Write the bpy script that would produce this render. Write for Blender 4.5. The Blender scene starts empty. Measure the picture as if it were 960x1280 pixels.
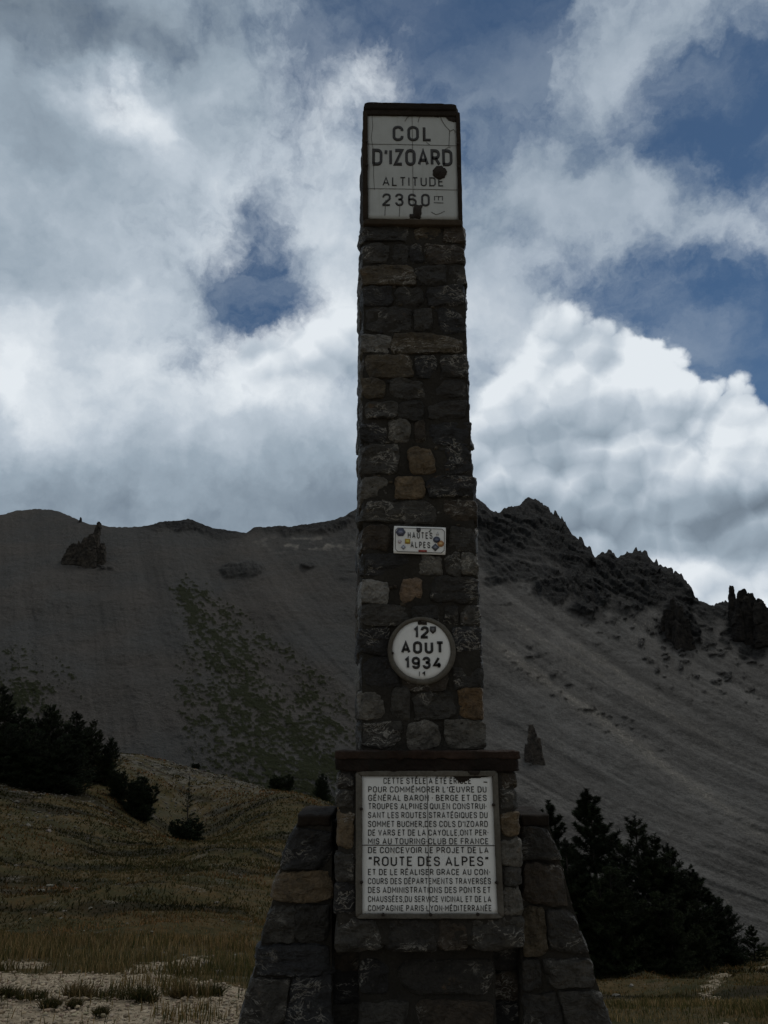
import bpy, math, random
import numpy as np
from mathutils import Vector

# ------------------------------------------------------------------ camera
SC = bpy.context.scene
COL = SC.collection
EYE = 1.62
PITCH = math.radians(16.5)
FPX = 924.0                       # focal length for a 1280 px tall picture
cam_data = bpy.data.cameras.new('camera')
cam = bpy.data.objects.new('camera', cam_data)
COL.objects.link(cam)
cam.location = (0, 0, EYE)
cam.rotation_euler = (math.pi / 2 + PITCH, 0, 0)
cam_data.sensor_fit = 'VERTICAL'
cam_data.sensor_height = 36.0
cam_data.lens = 36.0 * FPX / 1280.0
cam_data.clip_start = 0.1
cam_data.clip_end = 20000
SC.camera = cam

CP, SP = math.cos(PITCH), math.sin(PITCH)
def ray(px, py):
    a = (px - 480.0) / FPX
    b = (640.0 - py) / FPX
    return np.array([a, CP - b * SP, SP + b * CP])
def at(px, py, Y):
    """point at distance Y (along +Y) in the direction of photo pixel"""
    d = ray(px, py)
    return d * (Y / d[1]) + np.array([0, 0, EYE])

# ------------------------------------------------------------------ exposure
SC.view_settings.view_transform = 'Standard'
SC.view_settings.look = 'None'
SC.view_settings.gamma = 1.0
SC.view_settings.exposure = EXPOSURE = 0.0

cy = SC.cycles
cy.max_bounces = 5; cy.diffuse_bounces = 3; cy.glossy_bounces = 2
cy.use_adaptive_sampling = True; cy.adaptive_threshold = 0.02
cy.use_denoising = True

# ------------------------------------------------------------------ sun
SUN_EL, SUN_AZ = math.radians(58), math.radians(35)      # azimuth from +Y towards +X
sun_d = bpy.data.lights.new('sun', 'SUN')
sun_d.energy = 0.95
sun_d.angle = math.radians(18)
sun_d.color = (1.0, 0.95, 0.86)
sun = bpy.data.objects.new('sun', sun_d)
COL.objects.link(sun)
sdir = Vector((math.sin(SUN_AZ) * math.cos(SUN_EL), math.cos(SUN_AZ) * math.cos(SUN_EL), math.sin(SUN_EL)))
sun.rotation_euler = sdir.to_track_quat('Z', 'Y').to_euler()
sun.location = (0, 0, 60)

# ------------------------------------------------------------------ node helper
class NT:
    def __init__(s, tree):
        s.t = tree; s.n = tree.nodes; s.l = tree.links
    def node(s, typ, **kw):
        x = s.n.new(typ)
        for k, v in kw.items(): setattr(x, k, v)
        return x
    def put(s, sock, v):
        if isinstance(v, bpy.types.NodeSocket): s.l.new(v, sock)
        elif v is not None:
            if hasattr(sock.default_value, '__len__') and not hasattr(v, '__len__'):
                v = (v,) * len(sock.default_value)
            if hasattr(v, '__len__') and len(v) == 3 and len(sock.default_value) == 4: v = (*v, 1)
            sock.default_value = v
    def m(s, op, a, b=None, c=None, clamp=False):
        x = s.node('ShaderNodeMath', operation=op, use_clamp=clamp)
        s.put(x.inputs[0], a)
        if b is not None: s.put(x.inputs[1], b)
        if c is not None: s.put(x.inputs[2], c)
        return x.outputs[0]
    def v(s, op, a, b=None, scale=None):
        x = s.node('ShaderNodeVectorMath', operation=op)
        s.put(x.inputs[0], a)
        if b is not None: s.put(x.inputs[1], b)
        if scale is not None: s.put(x.inputs['Scale'], scale)
        return x.outputs['Value'] if op in ('DOT_PRODUCT', 'LENGTH', 'DISTANCE') else x.outputs[0]
    def noise(s, vec, scale, detail=4, rough=0.5, lac=2.0, dist=0.0, color=False, typ='FBM'):
        x = s.node('ShaderNodeTexNoise'); x.noise_type = typ
        s.put(x.inputs['Vector'], vec); s.put(x.inputs['Scale'], scale)
        s.put(x.inputs['Detail'], detail); s.put(x.inputs['Roughness'], rough)
        s.put(x.inputs['Lacunarity'], lac); s.put(x.inputs['Distortion'], dist)
        return x.outputs['Color'] if color else x.outputs[0]
    def voro(s, vec, scale, feature='F1', out='Distance', rnd=1.0, smooth=None):
        x = s.node('ShaderNodeTexVoronoi', feature=feature)
        s.put(x.inputs['Vector'], vec); s.put(x.inputs['Scale'], scale); s.put(x.inputs['Randomness'], rnd)
        if smooth is not None: s.put(x.inputs['Smoothness'], smooth)
        return x.outputs[out]
    def ss(s, val, a, b, o0=0.0, o1=1.0):
        x = s.node('ShaderNodeMapRange', interpolation_type='SMOOTHSTEP')
        s.put(x.inputs[0], val); s.put(x.inputs[1], a); s.put(x.inputs[2], b); s.put(x.inputs[3], o0); s.put(x.inputs[4], o1)
        return x.outputs[0]
    def lin(s, val, a, b, o0=0.0, o1=1.0):
        x = s.node('ShaderNodeMapRange', interpolation_type='LINEAR')
        s.put(x.inputs[0], val); s.put(x.inputs[1], a); s.put(x.inputs[2], b); s.put(x.inputs[3], o0); s.put(x.inputs[4], o1)
        return x.outputs[0]
    def mix(s, f, a, b, blend='MIX'):
        x = s.node('ShaderNodeMix', data_type='RGBA', blend_type=blend)
        s.put(x.inputs[0], f); s.put(x.inputs[6], a); s.put(x.inputs[7], b)
        return x.outputs[2]
    def ramp(s, f, stops, interp='LINEAR'):
        x = s.node('ShaderNodeValToRGB'); r = x.color_ramp; r.interpolation = interp
        while len(r.elements) < len(stops): r.elements.new(0.5)
        for e, (p, c) in zip(r.elements, stops):
            e.position = p; e.color = (*c, 1) if len(c) == 3 else c
        s.put(x.inputs[0], f)
        return x.outputs[0]

# ------------------------------------------------------------------ sky (world)
world = bpy.data.worlds.new('World')
SC.world = world
world.use_nodes = True
W = NT(world.node_tree)
for n_ in list(W.n): W.n.remove(n_)
w_out = W.node('ShaderNodeOutputWorld')
w_bg = W.node('ShaderNodeBackground')
W.l.new(w_bg.outputs[0], w_out.inputs[0])
w_sky = W.node('ShaderNodeTexSky', sky_type='NISHITA')
w_sky.sun_disc = False
w_sky.sun_elevation = SUN_EL
w_sky.sun_rotation = SUN_AZ
w_sky.altitude = 2360
w_sky.air_density = 1.0; w_sky.dust_density = 0.4; w_sky.ozone_density = 1.6
SKY_STRENGTH = 0.10
w_bg.inputs['Strength'].default_value = SKY_STRENGTH
K = 1.0 / SKY_STRENGTH              # cloud radiances below are written as they show

tc = W.node('ShaderNodeTexCoord')
D0 = W.v('NORMALIZE', tc.outputs['Generated'])
# domain warp, large then small
wl = W.v('SUBTRACT', W.noise(D0, 3.2, 3, 0.55, color=True), (0.5, 0.5, 0.5))
wm = W.v('SUBTRACT', W.noise(W.v('ADD', D0, (7.3, 1.9, 4.4)), 11.0, 6, 0.62, color=True), (0.5, 0.5, 0.5))
D1 = W.v('ADD', D0, W.v('ADD', W.v('SCALE', wl, scale=0.10), W.v('SCALE', wm, scale=0.10)))
D2 = W.v('ADD', D0, W.v('SCALE', wm, scale=0.055))

def blob_axes(px, py, sx, sy, rot):
    """centre direction and the two scaled tangents of a soft patch of sky"""
    c = ray(px, py); c = c / np.linalg.norm(c)
    r = np.array([c[1], -c[0], 0.0]); r /= np.linalg.norm(r)
    u = np.cross(r, c)
    a = math.radians(rot)
    t1 = r * math.cos(a) + u * math.sin(a)
    t2 = -r * math.sin(a) + u * math.cos(a)
    k = FPX
    return c, t1 * (k / sx), t2 * (k / sy)
def blob(dv, px, py, sx, sy, rot=0.0, w=1.0, sharp=1.0):
    c, t1, t2 = blob_axes(px, py, sx, sy, rot)
    dd = W.v('SUBTRACT', dv, tuple(c))
    q1 = W.v('DOT_PRODUCT', dd, tuple(t1))
    q2 = W.v('DOT_PRODUCT', dd, tuple(t2))
    back = W.v('DOT_PRODUCT', dd, tuple(c * 3.0))
    s2 = W.m('MULTIPLY_ADD', q1, q1, W.m('MULTIPLY_ADD', q2, q2, W.m('MULTIPLY', back, back)))
    if sharp != 1.0: s2 = W.m('POWER', s2, sharp)
    e = W.m('POWER', 2.718, W.m('MULTIPLY', s2, -1.0))
    return W.m('MULTIPLY', e, w)
def field(dv, base, items):
    acc = base
    for it in items: acc = W.m('ADD', acc, blob(dv, *it))
    return acc

# ---- patches of cloud and clear sky: (photo x, y, half width, half height, tilt, weight)
fb = W.noise(D1, 5.5, 6, 0.52)
fb3 = W.noise(W.v('ADD', D1, (1.7, 4.2, 9.5)), 34.0, 5, 0.6)
fb2 = W.noise(W.v('ADD', D2, (3.1, 8.2, 5.5)), 13.0, 6, 0.55)
cover = field(D1, 0.66, [
    (322, 345, 60, 58, 20, -1.05),
    (335, 385, 46, 26, 0, -0.65),
    (262, 350, 36, 30, 0, -0.25),
    (325, 250, 40, 50, 10, -0.30),
    (370, 125, 50, 42, 20, -0.60),
    (440, 30, 60, 50, -30, -0.50),
    (570, 50, 100, 75, 0, -0.80),
    (560, 120, 60, 40, 0, -0.30),
    (640, 150, 80, 60, 0, -0.45),
    (655, 20, 40, 80, 0, -0.55),
    (890, 150, 120, 60, -20, -0.62),
    (950, 100, 80, 50, 0, -0.40),
    (830, 365, 150, 48, -25, -0.85),
    (930, 440, 80, 110, 0, -0.9),
    (700, 340, 70, 40, -20, -0.20),
    (680, 215, 60, 40, 30, -0.12),
    (1060, 250, 200, 300, 0, -0.45),
    (760, -80, 300, 60, 0, -0.20),
    (490, 105, 45, 35, 0, 0.60),
    (880, 8, 130, 34, 4, 0.50),
    (715, 45, 30, 40, -30, 0.32),
    (900, 60, 60, 16, 10, 0.25),
    (785, 112, 36, 60, 15, 0.52),
    (720, 165, 90, 26, 40, 0.30),
    (650, 275, 90, 75, 20, 0.40),
    (870, 270, 110, 36, -28, 0.62),
    (770, 265, 60, 30, 10, 0.40),
    (930, 345, 44, 14, -50, 0.45),
    (640, 350, 70, 40, 0, 0.35),
    (640, 390, 90, 22, -14, 0.42),
    (760, 400, 130, 14, -22, 0.40),
    (300, 640, 500, 140, 0, 0.9),
    (480, 900, 2500, 260, 0, 0.6),
    (60, 300, 210, 280, 0, 0.65),
    (200, 180, 90, 90, 0, 0.30),
    (410, 260, 40, 60, 0, 0.35),
])
cov = W.m('ADD', cover, W.m('MULTIPLY', W.m('SUBTRACT', fb, 0.5), 1.9))
cov = W.m('ADD', cov, W.m('MULTIPLY', W.m('SUBTRACT', fb2, 0.5), 1.15))
cov = W.m('ADD', cov, W.m('MULTIPLY', W.m('SUBTRACT', fb3, 0.5), 1.0))
veil_n = W.noise(W.v('MULTIPLY', W.v('ADD', D1, (0.3, 0.9, 2.2)), (4.0, 4.0, 9.0)), 1.3, 7, 0.62)
veil = W.m('MULTIPLY', W.ss(veil_n, 0.38, 0.70), field(D1, 0.44, [(325, 365, 60, 60, 0, -0.20), (590, 25, 130, 60, 0, -0.34), (920, 150, 90, 50, 0, -0.12),
                                                           (850, 370, 130, 50, -20, -0.10), (940, 470, 50, 80, 0, -0.30), (640, 250, 90, 110, 0, 0.15)]))
dens = W.m('MAXIMUM', W.ss(cov, -0.22, 1.12), veil)
thin = W.ss(field(D2, 0.0, [(760, 180, 260, 240, 0, 1.0)]), 0.1, 0.7, 1.0, 0.84)
dens = W.m('MULTIPLY', dens, thin)
# brightness of the cloud sheet
bright = field(D1, 0.66, [
    (20, 0, 230, 80, 0, -0.36),
    (110, 60, 130, 40, 0, -0.12),
    (20, 290, 90, 120, 0, -0.17),
    (60, 180, 70, 40, 0, -0.10),
    (230, 630, 460, 62, 0, -0.30),
    (440, 600, 120, 55, 0, -0.12),
    (150, 128, 70, 34, -22, 0.62),
    (215, 110, 50, 26, 0, 0.20),
    (400, 210, 90, 70, 30, 0.20),
    (230, 270, 110, 70, 0, 0.14),
    (385, 430, 90, 55, 25, 0.42),
    (300, 470, 120, 60, 0, 0.24),
    (60, 520, 100, 60, 0, 0.22),
    (130, 450, 120, 80, 0, 0.12),
    (12, 440, 36, 60, 0, 0.24),
    (490, 105, 50, 40, 0, 0.25),
    (880, 275, 100, 40, -25, 0.05),
    (660, 240, 150, 100, 20, -0.08),
    (600, 380, 70, 40, 0, 0.20),
    (800, 120, 60, 60, 20, 0.06),
])
up = tuple((np.array(sdir) * 0.030).tolist())
fb_s = W.noise(W.v('ADD', D1, up), 5.5, 4, 0.50)
relief = W.m('SUBTRACT', fb, fb_s)
bright = W.m('ADD', bright, W.m('MULTIPLY', relief, 0.55))
bright = W.m('ADD', bright, W.m('MULTIPLY', W.m('SUBTRACT', fb2, 0.5), 0.34))
bright = W.m('ADD', bright, W.m('MULTIPLY', W.m('SUBTRACT', fb, 0.5), 0.45))
CLOUD_RAMP = [(0.0, (0.100, 0.130, 0.165)), (0.30, (0.200, 0.252, 0.310)), (0.52, (0.315, 0.385, 0.455)),
              (0.75, (0.490, 0.558, 0.630)), (1.0, (0.77, 0.82, 0.865))]
sheet = W.ramp(bright, CLOUD_RAMP)
# ---- cumulus on the right, crisp and billowed
D3 = W.v('ADD', D0, W.v('ADD', W.v('SCALE', wl, scale=0.035), W.v('SCALE', wm, scale=0.035)))
def billow(dv, fine=True):
    a = W.voro(dv, 11.0)
    b = W.voro(dv, 27.0)
    t = W.m('ADD', W.m('MULTIPLY', W.m('MULTIPLY', a, a), 0.75), W.m('MULTIPLY', W.m('MULTIPLY', b, b), 0.32))
    if fine:
        c = W.voro(dv, 66.0)
        t = W.m('ADD', t, W.m('MULTIPLY', W.m('MULTIPLY', c, c), 0.16))
    return W.m('SUBTRACT', 1.0, t)
bl = billow(D3)
cum = field(D3, 0.0, [
    (635, 560, 125, 185, 0, 1.15),
    (715, 560, 110, 130, 0, 0.75),
    (800, 560, 100, 112, 0, 0.78),
    (862, 595, 80, 95, 0, 0.66),
    (900, 520, 30, 34, 0, 0.25),
    (830, 700, 250, 120, 0, 1.2),
    (960, 640, 70, 75, 0, 0.65),
    (1050, 700, 160, 130, 0, 0.7),
    (962, 545, 20, 16, 0, 0.35),
    (385, 455, 80, 52, 20, 0.95),
    (300, 440, 50, 40, 0, 0.45),
    (440, 420, 40, 70, 0, 0.5),
    (20, 430, 45, 60, 0, 0.55),
])
csoft = field(D3, 0.63, [(420, 540, 190, 75, 0, 0.9), (590, 420, 90, 90, 0, 0.55), (0, 480, 200, 90, 0, 0.9), (560, 600, 50, 90, 0, 0.5)])
cum = W.m('ADD', cum, W.m('MULTIPLY', W.m('SUBTRACT', bl, 0.72), 0.95))
cum = W.m('ADD', cum, W.m('MULTIPLY', W.m('SUBTRACT', fb2, 0.5), 0.35))
cdens = W.ss(cum, 0.48, csoft)
b0 = W.voro(W.v('ADD', D3, (0.4, 0.2, 0.7)), 6.5)
b0s = W.voro(W.v('ADD', W.v('ADD', D3, (0.4, 0.2, 0.7)), (-0.018, 0.0, 0.034)), 6.5)
bl_s = billow(W.v('ADD', D3, (-0.009, 0.0, 0.020)), False)
bl0 = billow(D3, False)
crel = W.m('ADD', W.m('MULTIPLY', W.m('SUBTRACT', b0s, b0), 0.85), W.m('SUBTRACT', bl0, bl_s))
cbr = field(D3, 0.79, [
    (760, 640, 260, 45, 0, -0.24),
    (660, 590, 70, 55, 0, -0.12),
    (740, 560, 60, 40, 0, -0.10),
    (900, 660, 90, 50, 0, -0.20),
    (620, 440, 90, 60, 0, 0.04),
    (770, 480, 130, 40, -15, 0.14),
    (880, 490, 50, 50, 0, 0.12),
    (960, 600, 40, 25, 0, 0.25),
    (850, 655, 50, 16, 20, 0.12),
    (420, 560, 140, 70, 0, -0.16),
])
cbr = W.m('ADD', cbr, W.m('MULTIPLY', crel, 0.85))
cbr = W.m('ADD', cbr, W.m('MULTIPLY', W.m('SUBTRACT', fb2, 0.5), 0.30))
cumulus = W.ramp(cbr, CLOUD_RAMP)

# ---- unseen sky away from the view: invented grey deck, toned to light the stele
sx = W.node('ShaderNodeSeparateXYZ'); W.l.new(D0, sx.inputs[0])
BACK = (0.275, 0.29, 0.30)
deck = W.mix(fb2, tuple(c * 0.75 for c in BACK), tuple(c * 1.25 for c in BACK))
frontness = W.ss(sx.outputs[1], 0.05, 0.40)
sheet = W.mix(frontness, deck, sheet)
dens = W.m('MAXIMUM', dens, W.ss(sx.outputs[1], 0.35, 0.05))
def scaled(c): return W.v('SCALE', c, scale=K)
tint = W.mix(1.0, w_sky.outputs[0], (0.37, 0.47, 0.50), 'MULTIPLY')
c1 = W.mix(dens, tint, scaled(sheet))
c2 = W.mix(cdens, c1, scaled(cumulus))
W.l.new(c2, w_bg.inputs['Color'])
world.cycles.sampling_method = 'MANUAL'
world.cycles.sample_map_resolution = 512
# ------------------------------------------------------------------ numeric helpers
def _hash(ix, iy, iz, seed):
    h = (ix.astype(np.int64) * 374761393 + iy.astype(np.int64) * 668265263 + iz.astype(np.int64) * 2147483647 + seed * 974711) & 0x7fffffff
    h = ((h ^ (h >> 13)) * 1274126177) & 0x7fffffff
    h = ((h ^ (h >> 16)) * 668265263) & 0x7fffffff
    return ((h ^ (h >> 15)) & 0xffff) / 65535.0
def vnoise(x, y, z, seed=0):
    x, y, z = np.broadcast_arrays(np.asarray(x, float), np.asarray(y, float), np.asarray(z, float))
    xi, yi, zi = np.floor(x), np.floor(y), np.floor(z)
    fx, fy, fz = x - xi, y - yi, z - zi
    fx = fx * fx * fx * (fx * (fx * 6 - 15) + 10); fy = fy * fy * fy * (fy * (fy * 6 - 15) + 10); fz = fz * fz * fz * (fz * (fz * 6 - 15) + 10)
    r = 0
    for dx in (0, 1):
        for dy in (0, 1):
            for dz in (0, 1):
                w = (fx if dx else 1 - fx) * (fy if dy else 1 - fy) * (fz if dz else 1 - fz)
                r = r + w * _hash(xi + dx, yi + dy, zi + dz, seed)
    return r * 2 - 1
def fbm(x, y, z, octaves=5, seed=0, gain=0.5, lac=2.03, ridged=False):
    a, s, n = 1.0, 0.0, 0.0
    for o in range(octaves):
        v = vnoise(x, y, z, seed + o * 17)
        if ridged: v = 1 - 2 * np.abs(v)
        s = s + a * v; n += a
        a *= gain; x = x * lac + 3.7; y = y * lac + 1.3; z = z * lac + 7.1
    return s / n
def sstep(a, b, x):
    t = np.clip((x - a) / (b - a), 0, 1)
    return t * t * (3 - 2 * t)

class MB:
    """collects geometry for ONE mesh object; optional per-vertex colour"""
    def __init__(s): s.v = []; s.f3 = []; s.f4 = []; s.c = []; s.n = 0
    def add(s, v, f, col=(1, 1, 1)):
        v = np.asarray(v, float).reshape(-1, 3); f = np.asarray(f, int)
        if len(v) == 0 or len(f) == 0: return
        (s.f3 if f.shape[1] == 3 else s.f4).append(f + s.n)
        s.v.append(v); s.n += len(v)
        c = np.asarray(col, float)
        s.c.append(np.broadcast_to(c, (len(v), 3)) if c.ndim == 1 else c)
    def build(s, name, mat, parent=None, smooth=True, origin=None, colname='tone'):
        v = np.concatenate(s.v); c = np.concatenate(s.c)
        o0 = np.zeros(3)
        if parent is not None: o0 = np.array(wloc(parent))
        elif origin is not None: o0 = np.array(origin, float)
        v = v - o0
        f3 = np.concatenate(s.f3) if s.f3 else np.zeros((0, 3), int)
        f4 = np.concatenate(s.f4) if s.f4 else np.zeros((0, 4), int)
        me = bpy.data.meshes.new(name)
        me.vertices.add(len(v)); me.vertices.foreach_set('co', v.astype(np.float32).ravel())
        nl = len(f3) * 3 + len(f4) * 4
        me.loops.add(nl)
        me.loops.foreach_set('vertex_index', np.concatenate([f3.ravel(), f4.ravel()]).astype(np.int32))
        me.polygons.add(len(f3) + len(f4))
        ls = np.concatenate([np.arange(len(f3)) * 3, len(f3) * 3 + np.arange(len(f4)) * 4]).astype(np.int32)
        me.polygons.foreach_set('loop_start', ls)
        me.polygons.foreach_set('use_smooth', np.full(len(f3) + len(f4), smooth, bool))
        at_ = me.attributes.new(colname, 'FLOAT_COLOR', 'POINT')
        at_.data.foreach_set('color', np.concatenate([c, np.ones((len(c), 1))], 1).astype(np.float32).ravel())
        me.update(calc_edges=True); me.validate()
        me.materials.append(mat)
        o = bpy.data.objects.new(name, me); COL.objects.link(o)
        if parent is not None: o.parent = parent
        elif origin is not None: o.location = origin
        return o
def wloc(o):
    p = np.array(o.location)
    while o.parent is not None:
        o = o.parent; p = p + np.array(o.location)
    return p
def tag(o, label, cat, group=None):
    o['label'] = label; o['category'] = cat
    if group: o['group'] = group
    return o
def thing(name, label, cat, loc=(0, 0, 0), group=None):
    o = bpy.data.objects.new(name, None); COL.objects.link(o); o.location = loc
    o.empty_display_size = 0.2
    return tag(o, label, cat, group)
def structure(o): o['kind'] = 'structure'; return o
def stuff(o): o['kind'] = 'stuff'; return o

def grid_faces(nu, nv):
    i = np.arange(nu - 1)[:, None] * nv + np.arange(nv - 1)[None, :]
    return np.stack([i, i + nv, i + nv + 1, i + 1], -1).reshape(-1, 4)
def cube_lattice(nx, ny, nz):
    """surface lattice of a cube [-1,1]^3: verts, quads"""
    V = {}; P = []; F = []
    def vid(i, j, k):
        if (i, j, k) not in V:
            V[(i, j, k)] = len(P); P.append((2 * i / nx - 1, 2 * j / ny - 1, 2 * k / nz - 1))
        return V[(i, j, k)]
    for i in range(nx):
        for k in range(nz):
            F.append([vid(i, 0, k), vid(i + 1, 0, k), vid(i + 1, 0, k + 1), vid(i, 0, k + 1)])
            F.append([vid(i, ny, k), vid(i, ny, k + 1), vid(i + 1, ny, k + 1), vid(i + 1, ny, k)])
    for i in range(nx):
        for j in range(ny):
            F.append([vid(i, j, 0), vid(i, j + 1, 0), vid(i + 1, j + 1, 0), vid(i + 1, j, 0)])
            F.append([vid(i, j, nz), vid(i + 1, j, nz), vid(i + 1, j + 1, nz), vid(i, j + 1, nz)])
    for j in range(ny):
        for k in range(nz):
            F.append([vid(0, j, k), vid(0, j, k + 1), vid(0, j + 1, k + 1), vid(0, j + 1, k)])
            F.append([vid(nx, j, k), vid(nx, j + 1, k), vid(nx, j + 1, k + 1), vid(nx, j, k + 1)])
    return np.array(P), np.array(F)
_lat = {}
def rough_block(mb, corners, col, seed, res=(10, 5, 8), power=7.0, rough=0.012, rag=0.10, colvar=0.0):
    """a hewn stone: a rounded lattice mapped into 8 corners (x-,x+ / y front,back / z low,high), roughened.
    corners[i][j][k] -> xyz"""
    if res not in _lat: _lat[res] = cube_lattice(*res)
    P, F = _lat[res]
    p = P.copy()
    r = (np.abs(p[:, 0]) ** power + np.abs(p[:, 1]) ** power + np.abs(p[:, 2]) ** power) ** (1 / power)
    p = p / r[:, None]
    rng = np.random.RandomState(seed)
    cj = rng.uniform(-rag, rag, (2, 2, 2, 3)); cj[..., 1] *= 0.4
    o = seed * 1.37
    ns = np.stack([fbm(p[:, 0] * 1.1 + o, p[:, 1] + o * 2, p[:, 2] * 1.1 - o, 3, 11),
                   fbm(p[:, 0] * 1.6 - o, p[:, 1] + o, p[:, 2] * 1.6 + o, 4, 23),
                   fbm(p[:, 0] * 1.1 + o * 3, p[:, 1] - o, p[:, 2] * 1.1 + o, 3, 37)], 1)
    p[:, 0] += ns[:, 0] * rag * 0.9; p[:, 2] += ns[:, 2] * rag * 1.1
    u = (p + 1) / 2
    C = np.asarray(corners, float)
    size = np.linalg.norm(C[1, 0, 0] - C[0, 0, 0]), np.linalg.norm(C[0, 1, 0] - C[0, 0, 0]), np.linalg.norm(C[0, 0, 1] - C[0, 0, 0])
    v = np.zeros_like(p)
    for i in (0, 1):
        for j in (0, 1):
            for k in (0, 1):
                w = (u[:, 0] if i else 1 - u[:, 0]) * (u[:, 1] if j else 1 - u[:, 1]) * (u[:, 2] if k else 1 - u[:, 2])
                v += w[:, None] * (C[i, j, k] + cj[i, j, k] * np.array(size) * 0.5)
    # faceted roughness on the faces
    q = v * 9.0
    d = fbm(q[:, 0] + o, q[:, 1], q[:, 2] * 1.6 - o, 4, 5, ridged=True) * rough + fbm(q[:, 0] * 4, q[:, 1] * 4, q[:, 2] * 4, 2, 9) * rough * 0.35
    nrm = P / np.linalg.norm(P, axis=1)[:, None]
    v = v + nrm * d[:, None]
    # chisel a few flat breaks into the outer face
    cen = v.mean(0)
    for _ in range(8):
        pn = np.array([rng.uniform(-.75, .75), rng.uniform(-1.0, 1.0), rng.uniform(-.75, .75)]); pn /= np.linalg.norm(pn)
        sd_ = (v - cen) @ pn; ex = sd_ - sd_.max() * rng.uniform(0.84, 0.98)
        v = v - pn[None, :] * np.maximum(ex, 0)[:, None] * 0.8
    v[:, 1] += ns[:, 1] * rough * 1.2
    c = np.array(col)[None, :] * (1 + colvar * ns[:, 1:2])
    mb.add(v, F, c)
def box(mb, x0, x1, y0, y1, z0, z1, col=(1, 1, 1)):
    v = [(x, y, z) for x in (x0, x1) for y in (y0, y1) for z in (z0, z1)]
    f = [(0, 1, 3, 2), (4, 6, 7, 5), (0, 4, 5, 1), (2, 3, 7, 6), (0, 2, 6, 4), (1, 5, 7, 3)]
    mb.add(v, f, col)
def slab(mb, C, col, res=(24, 10, 12), amp=0.006, freq=10.0, power=24, seed=0):
    """box given by 8 corners, finely gridded with slightly worn edges and an uneven surface"""
    if res not in _lat: _lat[res] = cube_lattice(*res)
    P, F = _lat[res]
    r = (np.abs(P) ** power).sum(1) ** (1 / power)
    p = P / r[:, None]; u = (p + 1) / 2; C = np.asarray(C, float)
    v = np.zeros_like(p)
    for i in (0, 1):
        for j in (0, 1):
            for k in (0, 1):
                w = (u[:, 0] if i else 1 - u[:, 0]) * (u[:, 1] if j else 1 - u[:, 1]) * (u[:, 2] if k else 1 - u[:, 2])
                v += w[:, None] * C[i, j, k]
    n = P / np.linalg.norm(P, axis=1)[:, None]
    v = v + n * (fbm(v[:, 0] * freq, v[:, 1] * freq, v[:, 2] * freq, 4, seed) * amp)[:, None]
    mb.add(v, F, col)
def tube(mb, pts, radii, seg=6, col=(1, 1, 1), cap=True):
    pts = np.asarray(pts, float); n = len(pts)
    t = np.gradient(pts, axis=0); t /= np.linalg.norm(t, axis=1)[:, None] + 1e-9
    ref = np.array([0.13, 0.31, 0.94]) if abs(t[0][2]) < 0.9 else np.array([0.94, 0.31, 0.13])
    a = np.cross(t, ref); a /= np.linalg.norm(a, axis=1)[:, None] + 1e-9
    b = np.cross(t, a)
    th = np.arange(seg) * 2 * math.pi / seg
    v = pts[:, None, :] + np.asarray(radii)[:, None, None] * (np.cos(th)[None, :, None] * a[:, None, :] + np.sin(th)[None, :, None] * b[:, None, :])
    i = np.arange(n - 1)[:, None] * seg; j = np.arange(seg)[None, :]; k = (j + 1) % seg
    f = np.stack([i + j, i + k, i + seg + k, i + seg + j], -1).reshape(-1, 4)
    mb.add(v.reshape(-1, 3), f, col)

# ------------------------------------------------------------------ materials
def mat(name):
    m_ = bpy.data.materials.new(name); m_.use_nodes = True
    T = NT(m_.node_tree)
    b = T.n['Principled BSDF']
    return m_, T, b
def attr(T, name, out='Color'):
    x = T.node('ShaderNodeAttribute', attribute_name=name); return x.outputs[out]
def geo(T):
    return T.node('ShaderNodeNewGeometry').outputs['Position']
def bump(T, b, h, strength, dist):
    x = T.node('ShaderNodeBump'); T.put(x.inputs['Height'], h)
    x.inputs['Strength'].default_value = strength; x.inputs['Distance'].default_value = dist
    T.l.new(x.outputs[0], b.inputs['Normal'])

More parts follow.
